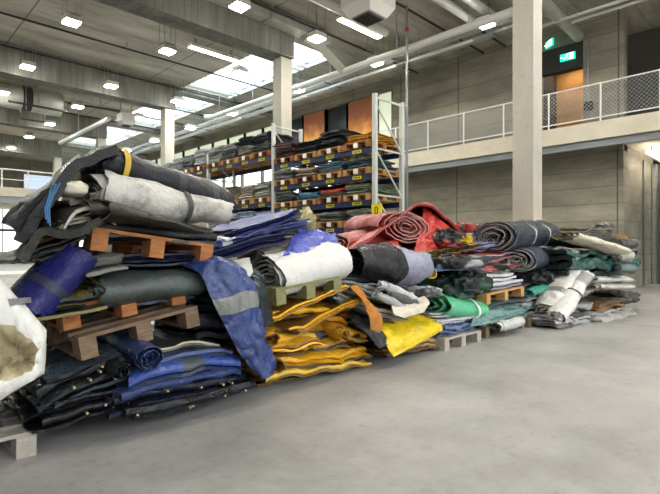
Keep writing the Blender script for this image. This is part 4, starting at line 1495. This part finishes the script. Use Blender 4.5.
AW = Vector((7.25, 3.08, 0))
pallet(AW, AW + Vector((.9, 0, 0)), M_pal_old, 'brown floor pallet under the white folds beside white leaning rolls', depth=.8)
fold(T, (530, 319), (558, 312), 3.12, .8, .10, 3, '#a9a79f', 'grey folded tarp on the brown floor pallet', amp=.03)
fold(T, (528, 311), (560, 303), 3.14, .8, .12, 3, '#b5b4b4', 'light grey folded tarp in the white stack by the teal roll', amp=.02)
fold(T, (528, 302), (560, 293), 3.16, .8, .13, 3, '#cfcdc8', 'white folded tarp directly under the teal roll', amp=.02, c2='#8e8c86')

# ------------------------------------------------------------------ pile 6 (far right)
fold(T, (560, 328), (607, 325), 2.65, .9, .16, 4, '#a8a7a4', 'light grey folded tarp on the floor in front of white leaning rolls', c2='#6f6e6c', amp=.05, Yb=2.5)
fold(T, (600, 326), (640, 317), 2.45, .8, .2, 4, '#a19f9a', 'grey rumpled tarp on the floor at the right end of the row', amp=.04, droop=.03, Yb=2.3)
fold(T, (602, 312), (634, 305), 2.5, .8, .13, 3, '#54442f', 'brown and orange patterned folded tarp near the right end', c2='#a86a2c', amp=.06, Yb=2.4)
fold(T, (566, 314), (606, 309), 2.8, .9, .16, 3, '#9b9a97', 'mid grey folded tarp behind the white leaning rolls', amp=.06, Yb=2.7)
crumple(CR, (614, 297), 2.9, (.55, .4, .13), '#1b1c1e', 'black rumpled tarp near the right end of the row', amp=.08, fr=5, c2='#4c4a46', yaw=-.1)
roll(RL, (590, 287), (636, 284), 2.85, .2, .065, '#c9c5bb', 'slim cream roll, lower of two below the dark green tarp', turns=2, amp=.02, Yb=2.6)
roll(RL, (588, 279), (634, 277), 2.85, .2, .06, '#d6d2ca', 'slim off-white roll, upper of two below the dark green tarp', turns=2, amp=.02, Yb=2.6)
roll(RL, (557, 317), (592, 275), 2.76, .16, .11, '#d2d0ca', 'white roll with dark strap leaning against the right pile', turns=3, strap=[(.0, M_strapd)], amp=.025, bands=[(.72, .95, '#a3a29e')])
roll(RL, (547, 308), (578, 270), 2.98, .22, .13, '#cfccc4', 'broad white roll leaning behind the strapped white roll', turns=3, amp=.03, bands=[(.3, .4, '#8a8985')])
crumple(CR, (556, 268), 3.2, (.3, .3, .16), '#b0aea6', 'grey-white bunched tarp behind the teal roll end', amp=.1, fr=5)
roll(RL, (563, 255), (584, 258), 3.0, .2, .14, '#c3c1b9', 'white crinkled roll end between striped roll and dark green tarp', turns=4, amp=.04, fill=.1)
fold(T, (570, 278), (638, 273), 2.78, 1.0, .44, 4, '#2a5650', 'large dark green tarp bundle in the right pile', c2='#16201f', amp=.07, Yb=2.55, rough=.25)
fold(T, (562, 246), (628, 248), 3.1, 1.0, .18, 3, '#1b2322', 'black-green folded tarp above the dark green bundle', amp=.04, Yb=2.6)
roll(RL, (566, 236), (630, 250), 2.98, .32, .085, '#d6ccb8', 'cream roll sloping down over the dark green bundle', turns=3, amp=.02, Yb=2.55, c2='#8a7f6c')
fold(T, (560, 236), (632, 239), 3.2, .9, .11, 3, '#c88a1e', 'orange-yellow folded tarp on top of the right pile', amp=.03, droop=.03, Yb=2.95, band=(.35, .8, '#77786e'))
sheet(SH, [[(584, 232, 3.2), (600, 226, 3.4)], [(598, 224, 3.2), (606, 220, 3.4)], [(612, 232, 3.1), (618, 228, 3.3)]], '#4c4d4a', 'dark grey peaked scrap on the very top of the right pile', th=.03, amp=.02)
fold(T, (578, 229), (618, 230), 3.3, .8, .05, 2, '#8a8878', 'grey-olive folded tarp beneath the dark grey peaked scrap', amp=.02, Yb=3.0)
roll(RL, (620, 243), (640, 244), 2.6, .16, .1, '#4a4a48', 'dark roll end sticking out at the right end, upper one', turns=4, c2='#b0aca4', amp=.02, Yb=2.45, fill=.1)
roll(RL, (618, 256), (638, 256), 2.55, .16, .1, '#b5b0a6', 'cream roll end sticking out at the right end, below the dark one', turns=4, amp=.02, Yb=2.4, fill=.1)
roll(RL, (616, 268), (637, 268), 2.55, .16, .09, '#5f706c', 'grey-green roll end sticking out at the right end, lowest one', turns=4, amp=.02, Yb=2.4, fill=.1)
